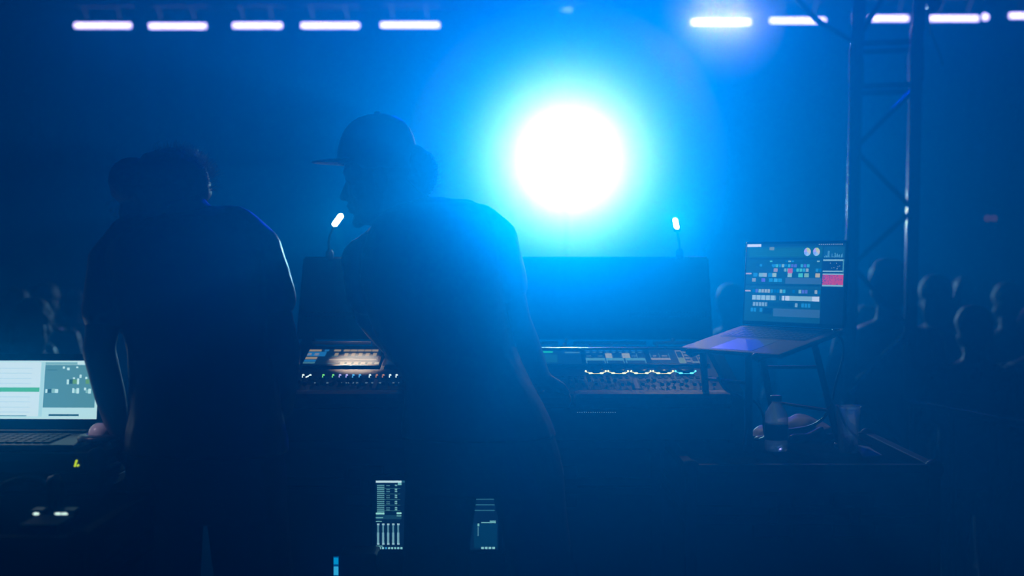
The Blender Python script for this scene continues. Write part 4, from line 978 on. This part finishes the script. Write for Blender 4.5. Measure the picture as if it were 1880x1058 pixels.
crowd = [(0, 1632, 474, 6.4, -3, 1.0, 'short haired onlooker with a bright rim of light, seen through the truss tower'),
         (1, 1718, 503, 7.4, 10, 1.0, 'long haired onlooker standing just right of the truss tower'),
         (2, 1852, 520, 7.9, 14, .98, 'onlooker with raised arm near the right edge of the picture'),
         (0, 1788, 560, 6.3, 8, .93, 'shorter onlooker standing in front between the two at the right'),
         (1, 1768, 508, 10.5, 5, 1.0, 'distant onlooker half hidden between the heads at the right'),
         (0, 1342, 520, 8.0, -8, .97, 'blurred onlooker standing behind the left edge of the laptop screen'),
         (1, 1900, 560, 6.6, 12, .95, 'long haired onlooker cut by the right edge of the picture'),
         (0, 1590, 560, 8.3, 0, .95, 'onlooker low behind the left leg of the truss tower'),
         (0, 82, 517, 8.6, -12, .99, 'onlooker at the left, just left of the person with the bun'),
         (1, 28, 528, 7.4, -10, .97, 'long haired onlooker above the bright monitor at the left edge'),
         (0, 136, 530, 10.2, -10, .98, 'distant onlooker close beside the left shoulder of the person with the bun'),
         (0, -60, 520, 9.2, -10, 1.0, 'onlooker cut by the left edge of the picture'),
         (1, 60, 545, 6.3, -14, .93, 'nearer long haired onlooker low behind the bright monitor')]
for k, px, py, d, rz, sc_, lab in crowd:
    if not used[k]: o = protos[k]; used[k] = True
    else: o = copy_tree(protos[k])
    top = at(px, py, d); zf = top.z - 1.735 * sc_
    if not (GZ - .001 < zf): sc2 = sc_
    s_ = (top.z - GZ) / 1.735
    o.location = (top.x, d, GZ); o.scale = (s_ * .98, s_ * .98, s_); o.rotation_euler.z = R(rz)
    o['label'] = lab; o['category'] = 'person'; o['group'] = 'onlookers beyond the console'

# barrier rail at the right
t = thing('barrier', 'crowd barrier with a pale slanting top rail at the right', 'barrier', V((1.9, 4.98, GZ)))
a_ = at(1672, 741, 5.1); b_ = at(1905, 785, 4.6); b_.z = at(1905, 785, 4.6).z
MB().tube([a_, b_], .013, 12).build('top_rail', M['alu'], t)
for f in (0.02, .35, .68, .98):
    p = a_.lerp(b_, f); MB().tube([p, V((p.x, p.y, GZ + .01))], .013, 10).build('post', M['darkmetal'], t)
MB().tube([V((a_.x, a_.y, GZ + .15)), V((b_.x, b_.y, GZ + .15))], .013, 10).build('bottom_rail', M['darkmetal'], t)
# slanting pole lit behind the tower
MB().tube([at(1560, 723, 5.70), at(1652, 629, 5.74)], .006, 8).sphere(at(1652, 629, 5.735), .011, seg=10, rings=6).tube([at(1652, 629, 5.74), TP(rx, zof(622))], .008, 8).build('locking_pin_rod', M['metal'], tw)

# ------------------------------------------------------------------ haze and smoke volumes; all but the hall's stand in for lens glare
hz = MB().box((-12, -1.6, GZ + .01), (12, 17.6, 6.6)).build('haze', vol('hall_haze', [(.025, .5, (0, .29, 1)), (.008, .92, (0, .85, 1))], 1))
tag(hz, 'thin blue haze filling the whole hall', 'haze', kind='stuff')
hz = MB().box((-3, -1, .25), (3, 2.95, 3.2)).build('haze', vol('glare_haze', [(.12, .95, (0, .76, 1)), (.145, .74, (0, .05, 1))], 0))  # added volume that veils the figures as lens glare would
tag(hz, 'added haze as lens glare in front of the two technicians', 'haze', kind='stuff')
hz = MB().sphere(MAIN, 1.6, seg=32, rings=20).build('glare', vol('glare_ball', [(.56, .5, (1, .10, .3))]))  # added volume for the beam lamp's lens glare, halo tint in its colour
tag(hz, 'outer ball of added smoke around the blinding beam lamp', 'glare', kind='stuff')
hz = MB().sphere(MAIN, .85, seg=32, rings=20).build('glare', vol('glare_core', [(.02, .5, (1, .5, .8))]))  # added inner volume for the middle of the same glare
tag(hz, 'inner core of added smoke around the blinding beam lamp', 'glare', kind='stuff')
hz = MB().sphere(SIDE + V((0, -.1, 0)), .62, seg=24, rings=16).build('glare', vol('glare_puff', [(.30, .4, (1, .75, .9))]))  # added volume standing in for lens bloom around the tube
tag(hz, 'small puff of added smoke around the brightest tube light', 'glare', kind='stuff')
